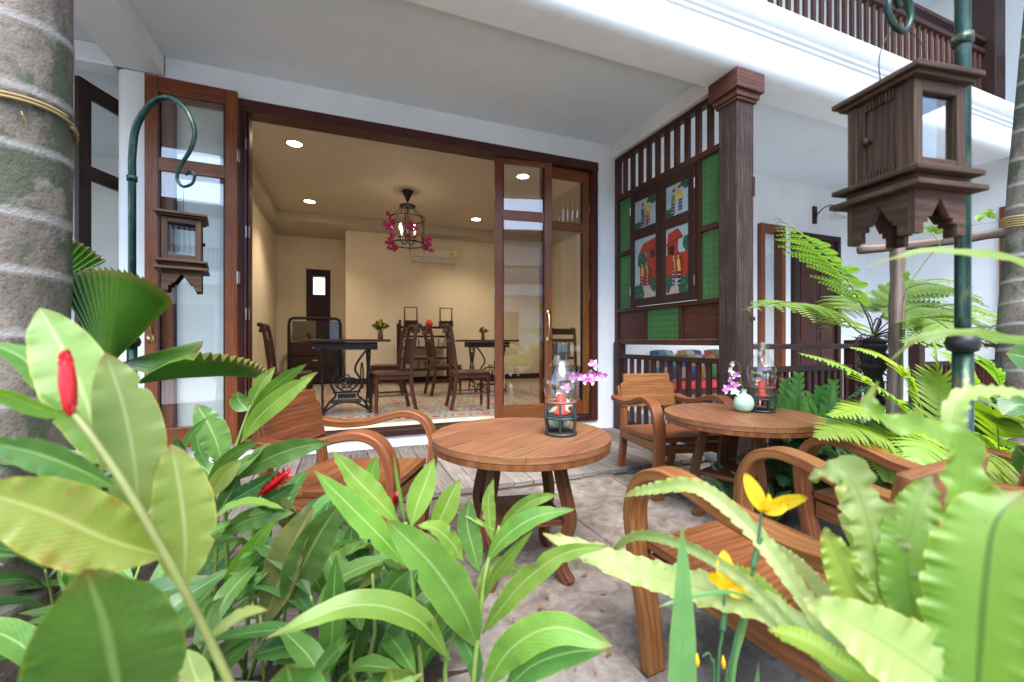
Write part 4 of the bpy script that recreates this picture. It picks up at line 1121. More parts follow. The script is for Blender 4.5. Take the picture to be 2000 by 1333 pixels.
# ------------------------------------------------------------------ bench and cushions behind the railing
bn = thing('bench', 'low bench with a red seat pad behind the dark baluster railing', 'bench', (4.2, 3.95, .25))
MB().box((0, 0, .24), (1.7, .5, .05)).build('seat', M['dark'], bn, bevel=.005)
for sx in (-.78, .78):
    for sy in (-.2, .2): MB().box((sx, sy, .107), (.06, .06, .213)).build('leg', M['dark'], bn)
pad = plain('red_cloth', (.38, .03, .035), .85)
MB().box((0, 0, .30), (1.66, .48, .065)).build('seat_pad', pad, bn, bevel=.02)
def pillow(loc, rz, cols, label):
    mb = MB(); n = 10
    m_ = [plain('pillow_cloth', tuple(q * .32 for q in c_), .85) for c_ in cols]  # cloth colours darkened to stand in for the shade behind the railing
    for sgn in (-1, 1):
        b = len(mb.v)
        for i in range(n + 1):
            for j in range(n + 1):
                u, v = i / n * 2 - 1, j / n * 2 - 1
                mb.v.append(Vector((u * .2 * (1 - .08 * v * v), sgn * .065 * ((1 - u * u) * (1 - v * v)) ** .5, .2 + v * .19 * (1 - .08 * u * u))))
        for i in range(n):
            for j in range(n):
                a = b + i * (n + 1) + j; f_ = [a, a + n + 1, a + n + 2, a + 1]
                mb.face(f_ if sgn < 0 else f_[::-1], None, ((i // 3) + (j // 4)) % len(cols))
    o = mb.build('pillow', m_, smooth=True); o.location = loc; o.rotation_euler = (R(-14), 0, rz); tag(o, label, 'pillow', 'pillows on the bench')
pillow((3.62, 4.08, .585), R(4), [(.10, .35, .40), (.6, .55, .5), (.04, .12, .25)], 'teal and white patterned pillow, first from the wall end of the bench')
pillow((4.05, 4.08, .585), R(-3), [(.55, .52, .48), (.06, .10, .30), (.5, .3, .05)], 'white pillow with blue and ochre patches on the bench')
pillow((4.48, 4.08, .585), R(2), [(.04, .30, .12), (.5, .22, .02), (.45, .04, .03)], 'green, orange and red patchwork pillow on the bench')
pillow((4.88, 4.08, .585), R(0), [(.65, .45, .05), (.05, .10, .35), (.6, .5, .4)], 'yellow and blue patchwork pillow at the column end of the bench')

# ================================================================== DINING ROOM
FZ = .2205
def dining_chair():
    r = empty('dining_chair'); m = M['chairdark']
    for s in (-1, 1):
        pts = spline([(s * .19, -.27, 0), (s * .19, -.22, .25), (s * .19, -.205, .46), (s * .19, -.235, .75), (s * .185, -.275, 1.0), (s * .185, -.31, 1.05)], 5)
        MB().sweep(pts, [(-.02, -.022), (.02, -.022), (.02, .022), (-.02, .022)], up=(1, 0, 0)).build('back_leg', m, r, bevel=.004, auto=35)
        MB().lathe([(.020, .0), (.016, .05), (.021, .09), (.017, .12), (.024, .2), (.026, .28), (.019, .33), (.026, .35), (.026, .43)], (s * .19, .2, 0), 12).build('front_leg', m, r, smooth=True)
        MB().tube([(s * .19, -.23, .2), (s * .19, .2, .2)], .010, 8).build('stretcher', m, r)
        MB().tube([(s * .185, -.315, 1.04), (s * .185 - s * .045, -.315, 1.04)], .028, 10).build('scroll', m, r, smooth=True)
    MB().tube([(-.19, .2, .24), (.19, .2, .24)], .010, 8).build('stretcher', m, r)
    MB().box((0, -.01, .455), (.44, .45, .03)).build('seat', m, r, bevel=.008)
    MB().box((0, -.01, .415), (.40, .41, .05)).build('seat_frame', m, r, bevel=.004)
    MB().box((0, -.30, 1.0), (.37, .028, .10), (R(-18), 0, 0)).build('crest_rail', m, r, bevel=.008)
    MB().box((0, -.255, .86), (.35, .022, .05), (R(-10), 0, 0)).build('back_rail', m, r, bevel=.004)
    MB().box((0, -.22, .58), (.35, .022, .04)).build('back_rail', m, r, bevel=.004)
    for k in range(4):
        MB().tube([(-.105 + k * .07, -.22, .59), (-.105 + k * .07, -.252, .85)], .011, 8).build('spindle', m, r)
    return r
dc0 = dining_chair()
dcs = [((-.60, 5.85), R(-90), 'dining chair at the left end of the nearer sewing-machine table'),
       ((.53, 5.40), R(96), 'dining chair at the right end of the nearer sewing-machine table, back to the folding doors'),
       ((1.50, 5.28), R(-94), 'dining chair just inside the ajar door leaf, facing the farther sewing-machine table'),
       ((.62, 7.05), R(80), 'dining chair standing farther back in front of the shelf rack'),
       ((1.50, 6.75), R(-85), 'dining chair in front of the shelf rack, facing right to the farther table'),
       ((3.15, 5.75), R(160), 'dining chair seen through the closed glazed leaf beside the right jamb')]
for k, (xy, rz, lab) in enumerate(dcs):
    o = dc0 if k == 0 else copy_tree(dc0)
    o.location = (*xy, FZ); o.rotation_euler = (0, 0, rz); tag(o, lab, 'chair', 'carved dining chairs in the room')
def sewing_table():
    t = empty('sewing_machine_table')
    MB().box((0, 0, .855), (.98, .52, .032)).build('tabletop', M['chairdark'], t, bevel=.006)
    MB().box((0, 0, .79), (.70, .36, .09)).build('apron_box', M['iron'], t, bevel=.004)
    for s in (-1, 1):
        x = s * .26
        fr = MB()
        for q in (-1, 1):
            fr.tube(spline([(x, q * .23, 0), (x, q * .20, .10), (x, q * .10, .24), (x, q * .13, .36), (x, q * .07, .50), (x, q * .15, .66), (x, q * .19, .76)], 6), .013, 8)
            fr.tube(spline([(x, q * .04, .74), (x, q * .11, .66), (x, q * .03, .58), (x, 0, .50)], 6), .009, 6)
            fr.lathe([(0, 0), (.025, 0), (.018, .02), (0, .025)], (x, q * .23, 0), 10)
        for rad, zc in ((.07, .36), (.05, .20), (.045, .62)):
            fr.tube([(x, rad * math.cos(2 * math.pi * k / 16), zc + rad * math.sin(2 * math.pi * k / 16)) for k in range(17)], .008, 6)
        fr.tube([(x, -.14, .10), (x, .14, .10)], .010, 6)
        fr.build('iron_side_frame', M['iron'], t, smooth=True)
    # front scroll work between the frames
    w = MB()
    for q in (-1, 1):
        w.tube(spline([(q * .26, -.20, .02), (q * .19, -.20, .14), (q * .12, -.2, .22), (q * .17, -.2, .36), (q * .09, -.2, .52), (q * .17, -.2, .68), (q * .24, -.2, .76)], 6), .013, 8)
        w.tube(spline([(q * .02, -.2, .42), (q * .10, -.2, .40), (q * .12, -.2, .33), (q * .06, -.2, .29), (q * .02, -.2, .33), (q * .06, -.2, .36)], 6), .008, 6)
    for rad, zc in ((.10, .34), (.05, .34), (.03, .43)):
        w.tube([(rad * math.cos(2 * math.pi * k / 20), -.2, zc + rad * .8 * math.sin(2 * math.pi * k / 20)) for k in range(21)], .009, 6)
    w.tube([(-.15, -.2, .25), (.15, -.2, .25)], .012, 8)
    w.tube(spline([(-.26, -.2, .02), (-.1, -.2, .12), (.1, -.2, .12), (.26, -.2, .02)], 6), .012, 8)
    w.build('iron_scrollwork', M['iron'], t, smooth=True)
    MB().box((0, -.2, .205), (.20, .016, .055)).build('name_plate', M['iron'], t)
    MB().box((0, .0, .12), (.34, .26, .015)).build('treadle', M['iron'], t)
    wv = MB().lathe([(.15, -.008), (.165, -.008), (.165, .008), (.15, .008), (.15, -.008)], n=24).build('drive_wheel', M['iron'], t, smooth=True)
    wv.rotation_euler = (0, R(90), 0); wv.location = (.19, .05, .42)
    return t
st = sewing_table(); st.location = (.02, 5.55, FZ); st.rotation_euler = (0, 0, R(3)); tag(st, 'nearer dining table on a black cast-iron sewing-machine base', 'table', 'sewing-machine tables')
st2 = copy_tree(st); st2.location = (2.25, 6.85, FZ); st2.rotation_euler = (0, 0, R(-3)); st2['label'] = 'farther dining table on a cast-iron sewing-machine base, beside the ajar door'
def posy(loc, label, sc_=1.0):
    p = thing('flower_posy', label, 'flowers', loc, 0, 'yellow flower posies on the dining tables')
    MB().lathe([(0, 0), (.03, 0), (.034, .05), (.026, .09), (.03, .11), (.026, .105), (.022, .09), (0, .02)], n=14).build('pot', M['rattan_band'], p, smooth=True)
    random.seed(9)
    mb = MB(); fl_ = MB()
    for k in range(26):
        a = random.random() * 6.28; el = random.uniform(.5, 1.3); d = Vector((math.cos(a) * math.cos(el), math.sin(a) * math.cos(el), math.sin(el)))
        e = Vector((0, 0, .09)) + d * random.uniform(.06, .15) * sc_
        mb.tube([(0, 0, .09), e], .0015, 4)
        petal(mb, e - d * .03, d + Vector((random.uniform(-.6, .6), random.uniform(-.6, .6), 0)), (0, -1, .3), .06, .028)
        if k % 2 == 0:
            for q in range(5): petal(fl_, e, Vector((math.cos(q * 1.26), -.3, math.sin(q * 1.26))), (0, -1, .3), .022, .016)
    mb.build('foliage', M['g_dark'], p); fl_.build('blossom', M['petaly'], p)
posy((.42, 5.50, FZ + .872), 'posy of yellow flowers on the nearer dining table')
posy((2.18, 6.85, FZ + .872), 'posy of yellow flowers on the farther dining table', .8)

cb = thing('display_cabinet', 'black-framed cabinet with curved upper corners and drawers in the alcove', 'cabinet', (-.53, 9.30, FZ))
arc = [(-.46, 0, .02), (-.46, 0, .6), (-.46, 0, 1.18), (-.44, 0, 1.26), (-.38, 0, 1.295), (0, 0, 1.30), (.38, 0, 1.295), (.44, 0, 1.26), (.46, 0, 1.18), (.46, 0, .6), (.46, 0, .02)]
MB().tube([(x, -.1, z) for x, y, z in arc], .028, 8).build('frame', M['iron'], cb, smooth=True)
MB().box((0, .1, .42), (.9, .42, .80)).build('body', M['dark'], cb, bevel=.006)
for k in range(3):
    d_ = MB().box((0, -.118, .18 + k * .25), (.84, .02, .22)).build('drawer', M['dark'], cb, bevel=.006)
    MB().box((0, -.135, .22 + k * .25), (.10, .012, .022)).build('drawer_pull', M['brass'], d_)
MB().box((0, .0, 1.04), (.86, .006, .42)).build('glass_front', M['glass'], cb)
MB().box((0, .22, 1.04), (.86, .02, .42)).build('back_panel', M['dark'], cb)

rk = thing('shelf_rack', 'dark open shelf rack against the cream wall below the air conditioner', 'shelf', (1.50, 8.55, FZ))
for sx in (-.50, .50):
    MB().lathe([(.028, 0), (.028, .3), (.02, .34), (.028, .38), (.028, .75), (.02, .79), (.028, .83), (.028, 1.15), (.02, 1.2), (.034, 1.23), (.0, 1.27)], (sx, -.15, 0), 12).build('post', M['dark'], rk, smooth=True)
    MB().box((sx, .13, .6), (.05, .05, 1.2)).build('post', M['dark'], rk)
for zz in (.28, .50, .72, .94, 1.12):
    MB().box((0, 0, zz), (1.0, .30, .04)).build('shelf', M['dark'], rk)
for zz in (.29, .73):
    for q in range(7):
        MB().tube([(-.4 + q * .13, -.14, zz), (-.4 + q * .13, -.14, zz + .16)], .012, 8).build('spindle', M['dark'], rk)
def carrier(loc, label):
    o = thing('wooden_carrier', label, 'carrier', loc, 0, 'wooden carriers on the shelf rack')
    MB().box((0, 0, .06), (.26, .16, .12)).build('box', M['dark'], o, bevel=.004)
    MB().tube([(-.12, 0, .12), (-.12, 0, .38), (.12, 0, .38), (.12, 0, .12)], .015, 6).build('handle', M['dark'], o)
carrier((1.22, 8.50, FZ + 1.133), 'tall-handled dark carrier on the shelf rack, nearer the alcove')
carrier((1.92, 8.50, FZ + 1.133), 'tall-handled dark carrier on the shelf rack, nearer the farther table')
o = MB().lathe([(0, 0), (.05, 0), (.075, .04), (.07, .09), (.04, .12), (.045, .14), (0, .14)], (0, 0, 0), 16).build('red_pot', M['candle'], smooth=True); o.location = (1.57, 8.45, FZ + 1.133); tag(o, 'small red pot between the carriers on the shelf rack', 'pot')
o = MB().lathe([(0, 0), (.07, 0), (.075, .12), (.06, .19), (.03, .22), (.025, .25)], (0, 0, 0), 16).lathe([(.03, .245), (.03, .30), (0, .30)], (0, 0, 0), 10, m=1).build('yellow_flask', [M['yellow'], M['iron']], smooth=True); o.location = (-1.05, 7.55, FZ); tag(o, 'yellow flask with black stopper on the floor by the left wall', 'flask')

ac = thing('air_conditioner', 'beige split air conditioner on the cream back wall', 'air conditioner', (1.74, 8.9, 2.83))
Mz = Matrix(((0, 0, 1, 0), (1, 0, 0, 0), (0, 1, 0, 0), (0, 0, 0, 1)))
MB().prism([(0, -.14), (-.14, -.14), (-.19, -.10), (-.205, .04), (-.19, .13), (0, .14)], -.48, .48, Mz).build('body', M['acwhite'], ac, bevel=.01)
MB().box((0, -.17, -.125), (.90, .05, .012), (R(-30), 0, 0)).build('louvre', M['acwhite'], ac)
MB().box((0, -.204, -.05), (.94, .004, .006)).build('seam', M['iron'], ac)
lbm = MB().box((.36, -.207, .03), (.10, .004, .11))
for q in range(5):
    a0, a1 = R(180 * q / 5 + 4), R(180 * (q + 1) / 5 - 4)
    lbm.face([len(lbm.v) + k for k in range(4)], None, 1 + (q % 2))
    for r_, a_ in ((.022, a0), (.036, a0), (.036, a1), (.022, a1)): lbm.v.append(Vector((.36 + r_ * math.cos(a_), -.2095, .04 + r_ * math.sin(a_))))
lbm.build('energy_label', [M['yellow'], M['iron'], M['acwhite']], ac)

# chandelier with candle bulbs
CH = thing('chandelier', 'black iron lantern chandelier with four lit candle bulbs', 'chandelier', (.91, 6.68, 3.38))
im = M['iron']
MB().lathe([(0, 0), (.085, -.002), (.08, -.02), (.012, -.17), (0, -.175)], n=24).build('ceiling_cone', im, CH, smooth=True)
MB().tube([(0, 0, -.17), (0, 0, -.24)], .006, 6).build('rod', im, CH)
MB().lathe([(0, -.215), (.12, -.225), (.125, -.245), (0, -.24)], n=28).build('canopy_disc', im, CH, smooth=True)
def chring(r, z, t): MB().tube([(r * math.cos(2 * math.pi * k / 32), r * math.sin(2 * math.pi * k / 32), z) for k in range(33)], t, 6).build('ring', im, CH, smooth=True)
chring(.27, -.43, .009); chring(.27, -.82, .011)
MB().tube([(0, 0, -.24), (0, 0, -.80)], .007, 6).build('rod', im, CH)
for k in range(6):
    a = R(60 * k + 15)
    MB().tube(spline([(.10 * math.cos(a), .10 * math.sin(a), -.24), (.13 * math.cos(a), .13 * math.sin(a), -.31), (.20 * math.cos(a), .20 * math.sin(a), -.36), (.27 * math.cos(a), .27 * math.sin(a), -.43)], 4), .005, 6).build('stay', im, CH, smooth=True)
    MB().tube([(.27 * math.cos(a), .27 * math.sin(a), -.41), (.27 * math.cos(a), .27 * math.sin(a), -.85)], .008, 6).build('upright', im, CH, smooth=True)
for k in range(4):
    a = R(90 * k + 35); cx, cy_ = .14 * math.cos(a), .14 * math.sin(a)
    MB().tube(spline([(0, 0, -.78), (cx * .5, cy_ * .5, -.82), (cx * .9, cy_ * .9, -.79), (cx, cy_, -.74)], 5), .006, 6).build('arm', im, CH, smooth=True)
    MB().lathe([(0, -.745), (.035, -.74), (.04, -.725), (0, -.73)], (cx, cy_, 0), 14).build('drip_pan', im, CH, smooth=True)
    MB().lathe([(0, -.73), (.012, -.73), (.012, -.63), (0, -.63)], (cx, cy_, 0), 12).build('candle_sleeve', M['frost'], CH, smooth=True)
    MB().lathe([(.008, -.63), (.016, -.605), (.018, -.585), (.012, -.55), (.002, -.525), (0, -.525)], (cx, cy_, 0), 12).build('flame_bulb', M['bulb'], CH, smooth=True)
def lamp(kind, name, loc, energy, size, parent, spot=None):
    l = bpy.data.lights.new(name, kind); l.energy = energy; l.color = (1, .79, .54)
    if kind == 'SPOT': l.spot_size = R(spot); l.spot_blend = .8
    l.shadow_soft_size = size
    o = bpy.data.objects.new(name, l); link(o, parent); o.location = loc
    return o
lamp('POINT', 'chandelier_light', (0, 0, -.60), CHAND_W, .12, CH)
for k, (a, z, n_, lab) in enumerate(((200, -.50, 7, 'pink orchid bunch on the upper left of the chandelier'), (215, -.82, 6, 'pink orchid bunch on the lower left of the chandelier'), (330, -.82, 6, 'pink orchid bunch on the lower right of the chandelier'), (280, -.62, 7, 'pale pink orchid bunch inside the front of the chandelier'))):
    rr = .31 if k < 3 else .16
    c = Vector((.91 + rr * math.cos(R(a)), 6.68 + rr * math.sin(R(a)), 3.38 + z))
    ob = thing('orchid_bunch', lab, 'orchid', tuple(c), 0, 'orchid bunches on the chandelier')
    random.seed(30 + k)
    for q in range(n_ + 3):
        v = Vector((random.uniform(-.07, .07), random.uniform(-.06, .06), random.uniform(-.15, .09)))
        orchid(ob, v, (random.uniform(-.6, .6), -1, random.uniform(-.4, .3)), .05, [M['pink'], M['pink'] if q % 3 else M['petalp']], random.uniform(0, 90))
for k, (x, yy, lab) in enumerate(((-.54, 5.55, 'lit recessed downlight nearest the left folding door'), (-.53, 7.76, 'lit recessed downlight deeper in, left of the chandelier'), (2.33, 7.74, 'lit recessed downlight deeper in, right of the chandelier'), (2.33, 5.48, 'lit recessed downlight seen through the ajar door leaf'))):
    d_ = thing('downlight', lab, 'downlight', (x, yy, 3.38), 0, 'recessed ceiling downlights')
    MB().lathe([(.082, -.001), (.10, -.003), (.10, -.008), (.084, -.011), (.08, -.006)], n=28).build('trim_ring', M['brass'], d_, smooth=True)
    MB().lathe([(0, -.004), (.081, -.004)], n=28).build('lamp_face', M['lampface'], d_)
    lamp('SPOT', 'downlight_beam', (0, 0, -.03), DOWN_W, .06, d_, 120)

# ================================================================== PLANTS
def bed(name, poly_x, poly_y, z, seed, n=36, m='soil'):
    mb = MB(); x0, x1 = poly_x; y0, y1 = poly_y
    for i in range(n + 1):
        for j in range(n + 1):
            u, v = i / n, j / n
            e = min(u, 1 - u, v, 1 - v) * 6; e = min(1, e)
            x = x0 + (x1 - x0) * u + .06 * mnoise.noise(Vector((u * 9, v * 9, seed))) ; yy = y0 + (y1 - y0) * v + .06 * mnoise.noise(Vector((u * 9, v * 9, seed + 5)))
            mb.v.append(Vector((x, yy, z * e - .012 + .022 * e * (1 + mnoise.noise(Vector((x * 9, yy * 9, seed)))))))
    for i in range(n):
        for j in range(n):
            a = i * (n + 1) + j; mb.face([a, a + n + 1, a + n + 2, a + 1])
    return struct(mb.build(name, M[m], smooth=True))
bed('garden_soil', (-2.6, .42), (-.4, 1.70), .02, 1)
bed('garden_soil', (-3.0, -.40), (1.6, 2.9), .02, 2)
bed('garden_soil', (2.72, 5.4), (.2, 2.45), .03, 3)
bed('garden_soil', (.55, 2.0), (-.6, .42), .02, 4)

PROF = {
    'ginger': [(0, .06), (.06, .20), (.15, .50), (.28, .82), (.42, .98), (.54, 1), (.68, .86), (.80, .62), (.89, .38), (.95, .19), (.985, .06), (1, 0)],
    'broad': [(0, .08), (.06, .30), (.15, .60), (.3, .90), (.45, 1), (.60, .98), (.75, .82), (.86, .60), (.94, .34), (.98, .14), (1, .02)],
    'nest': [(0, .30), (.12, .55), (.3, .85), (.5, 1), (.7, .94), (.85, .70), (.94, .42), (1, .05)],
    'iris': [(0, .85), (.3, 1), (.6, .86), (.85, .42), (.96, .12), (1, 0)],
    'ribbon': [(0, .5), (.1, .8), (.4, 1), (.75, .9), (.9, .6), (1, .05)],
}
def prof_at(pr, t):
    for (a, va), (b, vb) in zip(pr, pr[1:]):
        if a <= t <= b: return va + (vb - va) * (t - a) / (b - a)
    return 0
def blade(parent, base, pts, width, m, roll=0.0, prof='ginger', fold=.22, wave=(.0, 5), serr=0.0, nl=30, na=6, name='leaf', face=None, curl=0.0, twist=0.0, seed=None, wp=None):
    """a leaf along world points pts; it faces the open side of the courtyard unless face is given"""
    rng = random.Random(seed if seed is not None else int(1e4 * (pts[0][0] + 3.1 * pts[-1][2] + 7.7 * width)))
    P = spline(pts, 10); L = sum((b - a).length for a, b in zip(P, P[1:]))
    # resample
    acc = [0]
    for a, b in zip(P, P[1:]): acc.append(acc[-1] + (b - a).length)
    S = []
    j = 0
    for k in range(nl + 1):
        t = acc[-1] * k / nl
        while j < len(P) - 2 and acc[j + 1] < t: j += 1
        f = (t - acc[j]) / max(1e-9, acc[j + 1] - acc[j]); S.append(P[j].lerp(P[j + 1], min(1, f)))
    mb = MB(); base = Vector(base)
    ph = [rng.random() * 6.28, rng.random() * 6.28]
    nicks = [(rng.randint(0, 1), rng.uniform(.3, .9), rng.uniform(.012, .035), rng.uniform(.2, .55)) for _ in range(rng.choice((0, 0, 1, 2)))] if prof in ('ginger', 'broad') and nl >= 18 else []
    for k, p in enumerate(S):
        t = k / nl
        tg = (S[min(k + 1, nl)] - S[max(k - 1, 0)]).normalized()
        fc = Vector(face) if face else (Vector((0, -.15, CAM_H + .25)) - p).normalized()
        sd = tg.cross(fc)
        if sd.length < .05: sd = tg.cross(Vector((0, 0, 1)))
        sd.normalize(); nr = sd.cross(tg)
        q = roll + twist * (t - .4)
        if q:
            Rm = Matrix.Rotation(R(q), 3, tg); sd = Rm @ sd; nr = Rm @ nr
        hw = width / 2 * prof_at(PROF[prof], t)
        if t == 1: hw = max(hw, width * .006)
        for i in range(na + 1):
            u = i / na * 2 - 1
            au = abs(u)
            sidei = 0 if u < 0 else 1
            tt = t + .055 * mnoise.noise(Vector((t * 6, ph[sidei], 1.3)))
            am = .45 + 1.1 * abs(mnoise.noise(Vector((t * 8, ph[sidei], 7.7))))
            wv = am * (math.sin(wave[1] * 6.283 * tt + ph[sidei]) + .4 * math.sin(wave[1] * 2.37 * 6.283 * t + ph[1 - sidei]))
            lat = 1.0
            for ns, nt_, nw, nd in nicks:
                if ns == sidei and abs(t - nt_) < nw * 1.6: lat = 1 - nd * au * max(0, 1 - abs(t - nt_) / (nw * 1.6))
            if serr: lat = 1 + serr * am * 1.2 * (((wave[1] * tt + ph[sidei]) % 1.0) - .5) * (au ** 3)
            off = nr * (fold * hw * au - curl * hw * au * au + wave[0] * width * wv * au ** (wp or (2 if prof in ('ginger', 'broad') else 4)) * min(1, 3 * t + .2) * (1 if t < .97 else .4))
            mb.v.append(p + sd * (u * hw * lat) + off - base)
    for k in range(nl):
        for i in range(na):
            a = k * (na + 1) + i
            mb.face([a, a + 1, a + na + 2, a + na + 1], [(i / na, k / nl), ((i + 1) / na, k / nl), ((i + 1) / na, (k + 1) / nl), (i / na, (k + 1) / nl)])
    return mb.build(name, M[m] if isinstance(m, str) else m, parent, smooth=True)
def stemtube(parent, base, pts, r0, r1, m='stem', name='stem', n=8):
    P = spline([Vector(p) - Vector(base) for p in pts], 8); k = len(P)
    return MB().tube(P, r0, n, scale=[1 + (r1 / r0 - 1) * i / (k - 1) for i in range(k)]).build(name, M[m], parent, smooth=True)

def traced(pl, base, rows, scale_w=1.0):
    """rows: list of (list of (px,py,d)), width in photo px, material, roll, extra"""
    for row in rows:
        pts = [at(*p) for p in row[0]]; dm = sum(p[2] for p in row[0]) / len(row[0])
        kw = row[4] if len(row) > 4 else {}
        blade(pl, base, pts, row[1] * dm / FPX * (scale_w if kw.get('prof') in ('nest', 'ribbon', 'iris') else .80 * scale_w), row[2], row[3], **kw)
def dd(d, *xy):
    """same depth for every traced pixel, easing outward by the given pair"""
    if isinstance(d, tuple):
        n = len(xy) - 1
        return [(x, yy, d[0] + (d[1] - d[0]) * k / n) for k, (x, yy) in enumerate(xy)]
    return [(x, yy, d) for x, yy in xy]
W3 = {'wave': (.05, 5)}
BR = {'prof': 'broad', 'wave': (.03, 6), 'nl': 44, 'na': 8}

# ---- the big ginger stem close to the lens, lower left
base = at(470, 1400, .66); base.z = 0; b_ = Vector((.05, .70, 0))
G1 = thing('ginger_plant', 'tall near ginger stem with broad pale leaves and a closed red bud', 'plant', tuple(b_), 0, 'red ginger plants')
stemtube(G1, b_, [b_, Vector((-.06, .715, .32)), at(452, 1340, .62), at(392, 1215, .61), at(335, 1105, .60), at(255, 965, .595), (at(185, 860, .595)), at(138, 800, .60)], .0068, .005, 'stemy')
traced(G1, b_, [
    (dd((.65, .66), (190, 905), (178, 815), (140, 715), (78, 602)), 140, 'g_pale', -12, BR),
    (dd((.63, .68), (140, 812), (90, 750), (45, 700), (-25, 668)), 70, 'g_mid', 30, BR),
    (dd((.61, .56), (135, 815), (70, 795), (10, 772), (-60, 768)), 55, 'g_light', -55, BR),
    (dd((.67, .66), (272, 1020), (262, 900), (240, 790), (206, 690)), 132, 'g_pale', 10, BR),
    (dd((.68, .67), (358, 1150), (362, 1060), (352, 960), (334, 868)), 128, 'g_yel2', 14, BR),
    (dd((.63, .52), (318, 1085), (215, 1055), (90, 1000), (-60, 955)), 175, 'g_yel', -18, BR),
    (dd((.60, .57), (222, 950), (150, 915), (70, 885), (-30, 862)), 85, 'g_mid', -40, BR),
    (dd((.60, .46), (250, 1420), (228, 1330), (205, 1220), (168, 1112)), 290, 'g_mid', -8, BR),
    (dd((.66, .62), (402, 1248), (440, 1222), (480, 1200), (524, 1192)), 48, 'g_yel2', -38),
    (dd((.66, .60), (365, 1270), (378, 1310), (392, 1350), (398, 1400)), 62, 'g_yel2', 6, BR),
    (dd((.66, .70), (420, 1262), (405, 1225), (412, 1190), (440, 1165)), 55, 'g_mid', 40),
])
M_bud = MB(); M_bud.smooth = True
def bud(parent, base, a, b, r, n=60, m='red', tipopen=False):
    a, b = Vector(a), Vector(b); ax = (b - a); L = ax.length; ax.normalize()
    s = ax.cross(Vector((0, 1, .2))).normalized(); u = s.cross(ax)
    mb = MB()
    mb.tube([a + ax * L * t - Vector(base) for t in (0, .1, .3, .55, .8, .95, 1)], r * .8, 10, scale=[.3, .5, .85, 1, .85, .55, .2])
    for k in range(n):
        t = k / n; ang = k * 2.4
        rad = r * (math.sin(math.pi * min(1, .15 + .8 * t))) * .85
        d = (s * math.cos(ang) + u * math.sin(ang))
        open_ = (.5 + .9 * t) if tipopen else .2
        petal(mb, a + ax * L * t * .9 + d * rad * .55 - Vector(base), ax + d * open_, d * -1, r * (1.6 if not tipopen else 2.2), r * (1.2 if not tipopen else .95), 0, .05, 4)
    return mb.build('flower_spike', M[m], parent, smooth=True)
bud(G1, b_, at(138, 812, .595), at(128, 696, .59), .0125, 60, 'red2')

# ---- ginger clump along the left of the patio
def ginger_clump(label, bx, by, rows, stems, spikes=()):
    b = Vector((bx, by, 0)); g_ = thing('ginger_plant', label, 'plant', tuple(b), 0, 'red ginger plants')
    for s_ in stems: stemtube(g_, b, [Vector((bx + random.uniform(-.03, .03), by + random.uniform(-.03, .03), 0))] + [at(*p) for p in s_], .0075, .004)
    traced(g_, b, rows)
    for a, c_, r in spikes: bud(g_, b, at(*a), at(*c_), r, 54, 'red', True)
    return g_
random.seed(2)
p = at(430, 1100, 1.5)
ginger_clump('ginger clump with an upright fan of leaves before the folding doors', p.x, p.y, [
    (dd((1.42, 1.40), (432, 905), (425, 870), (408, 830), (384, 790)), 66, 'g_mid', 6, BR),
    (dd((1.42, 1.45), (404, 912), (394, 890), (386, 865), (384, 842)), 36, 'g_mid', 20),
    (dd((1.38, 1.36), (487, 800), (472, 790), (465, 778), (464, 765)), 42, 'g_mid', 0, {'prof': 'broad'}),
    (dd((1.38, 1.35), (484, 800), (498, 775), (515, 745), (538, 716)), 38, 'g_light', -15),
    (dd((1.38, 1.33), (488, 805), (520, 770), (560, 735), (600, 710)), 36, 'g_mid', 30),
    (dd((1.38, 1.30), (470, 865), (505, 815), (560, 768), (620, 726)), 48, 'g_light', 8),
    (dd((1.35, 1.22), (458, 938), (510, 902), (575, 876), (648, 863)), 58, 'g_mid', 20, W3),
    (dd((1.35, 1.30), (404, 945), (430, 910), (465, 880), (508, 858)), 34, 'g_mid', 30),
    (dd((1.34, 1.28), (408, 975), (450, 930), (490, 895), (527, 863)), 32, 'g_mid', -25),
    (dd((1.33, 1.28), (405, 978), (425, 945), (448, 918), (474, 896)), 44, 'g_yel2', 12),
    (dd((1.33, 1.35), (420, 1010), (440, 980), (455, 952), (466, 926)), 42, 'g_dark', 10),
    (dd((1.36, 1.34), (360, 880), (365, 860), (385, 835), (405, 815)), 20, 'g_mid', 10),
    (dd((1.3, 1.25), (300, 900), (300, 850), (292, 800), (288, 760)), 46, 'g_mid', 15),
    (dd((1.35, 1.30), (345, 940), (355, 910), (352, 880), (340, 850)), 40, 'g_dark', -30),
], [[(440, 980, 1.37), (456, 890, 1.38), (490, 790, 1.38)], [(425, 1000, 1.42), (432, 905, 1.42)]])
p = at(480, 1180, 1.35)
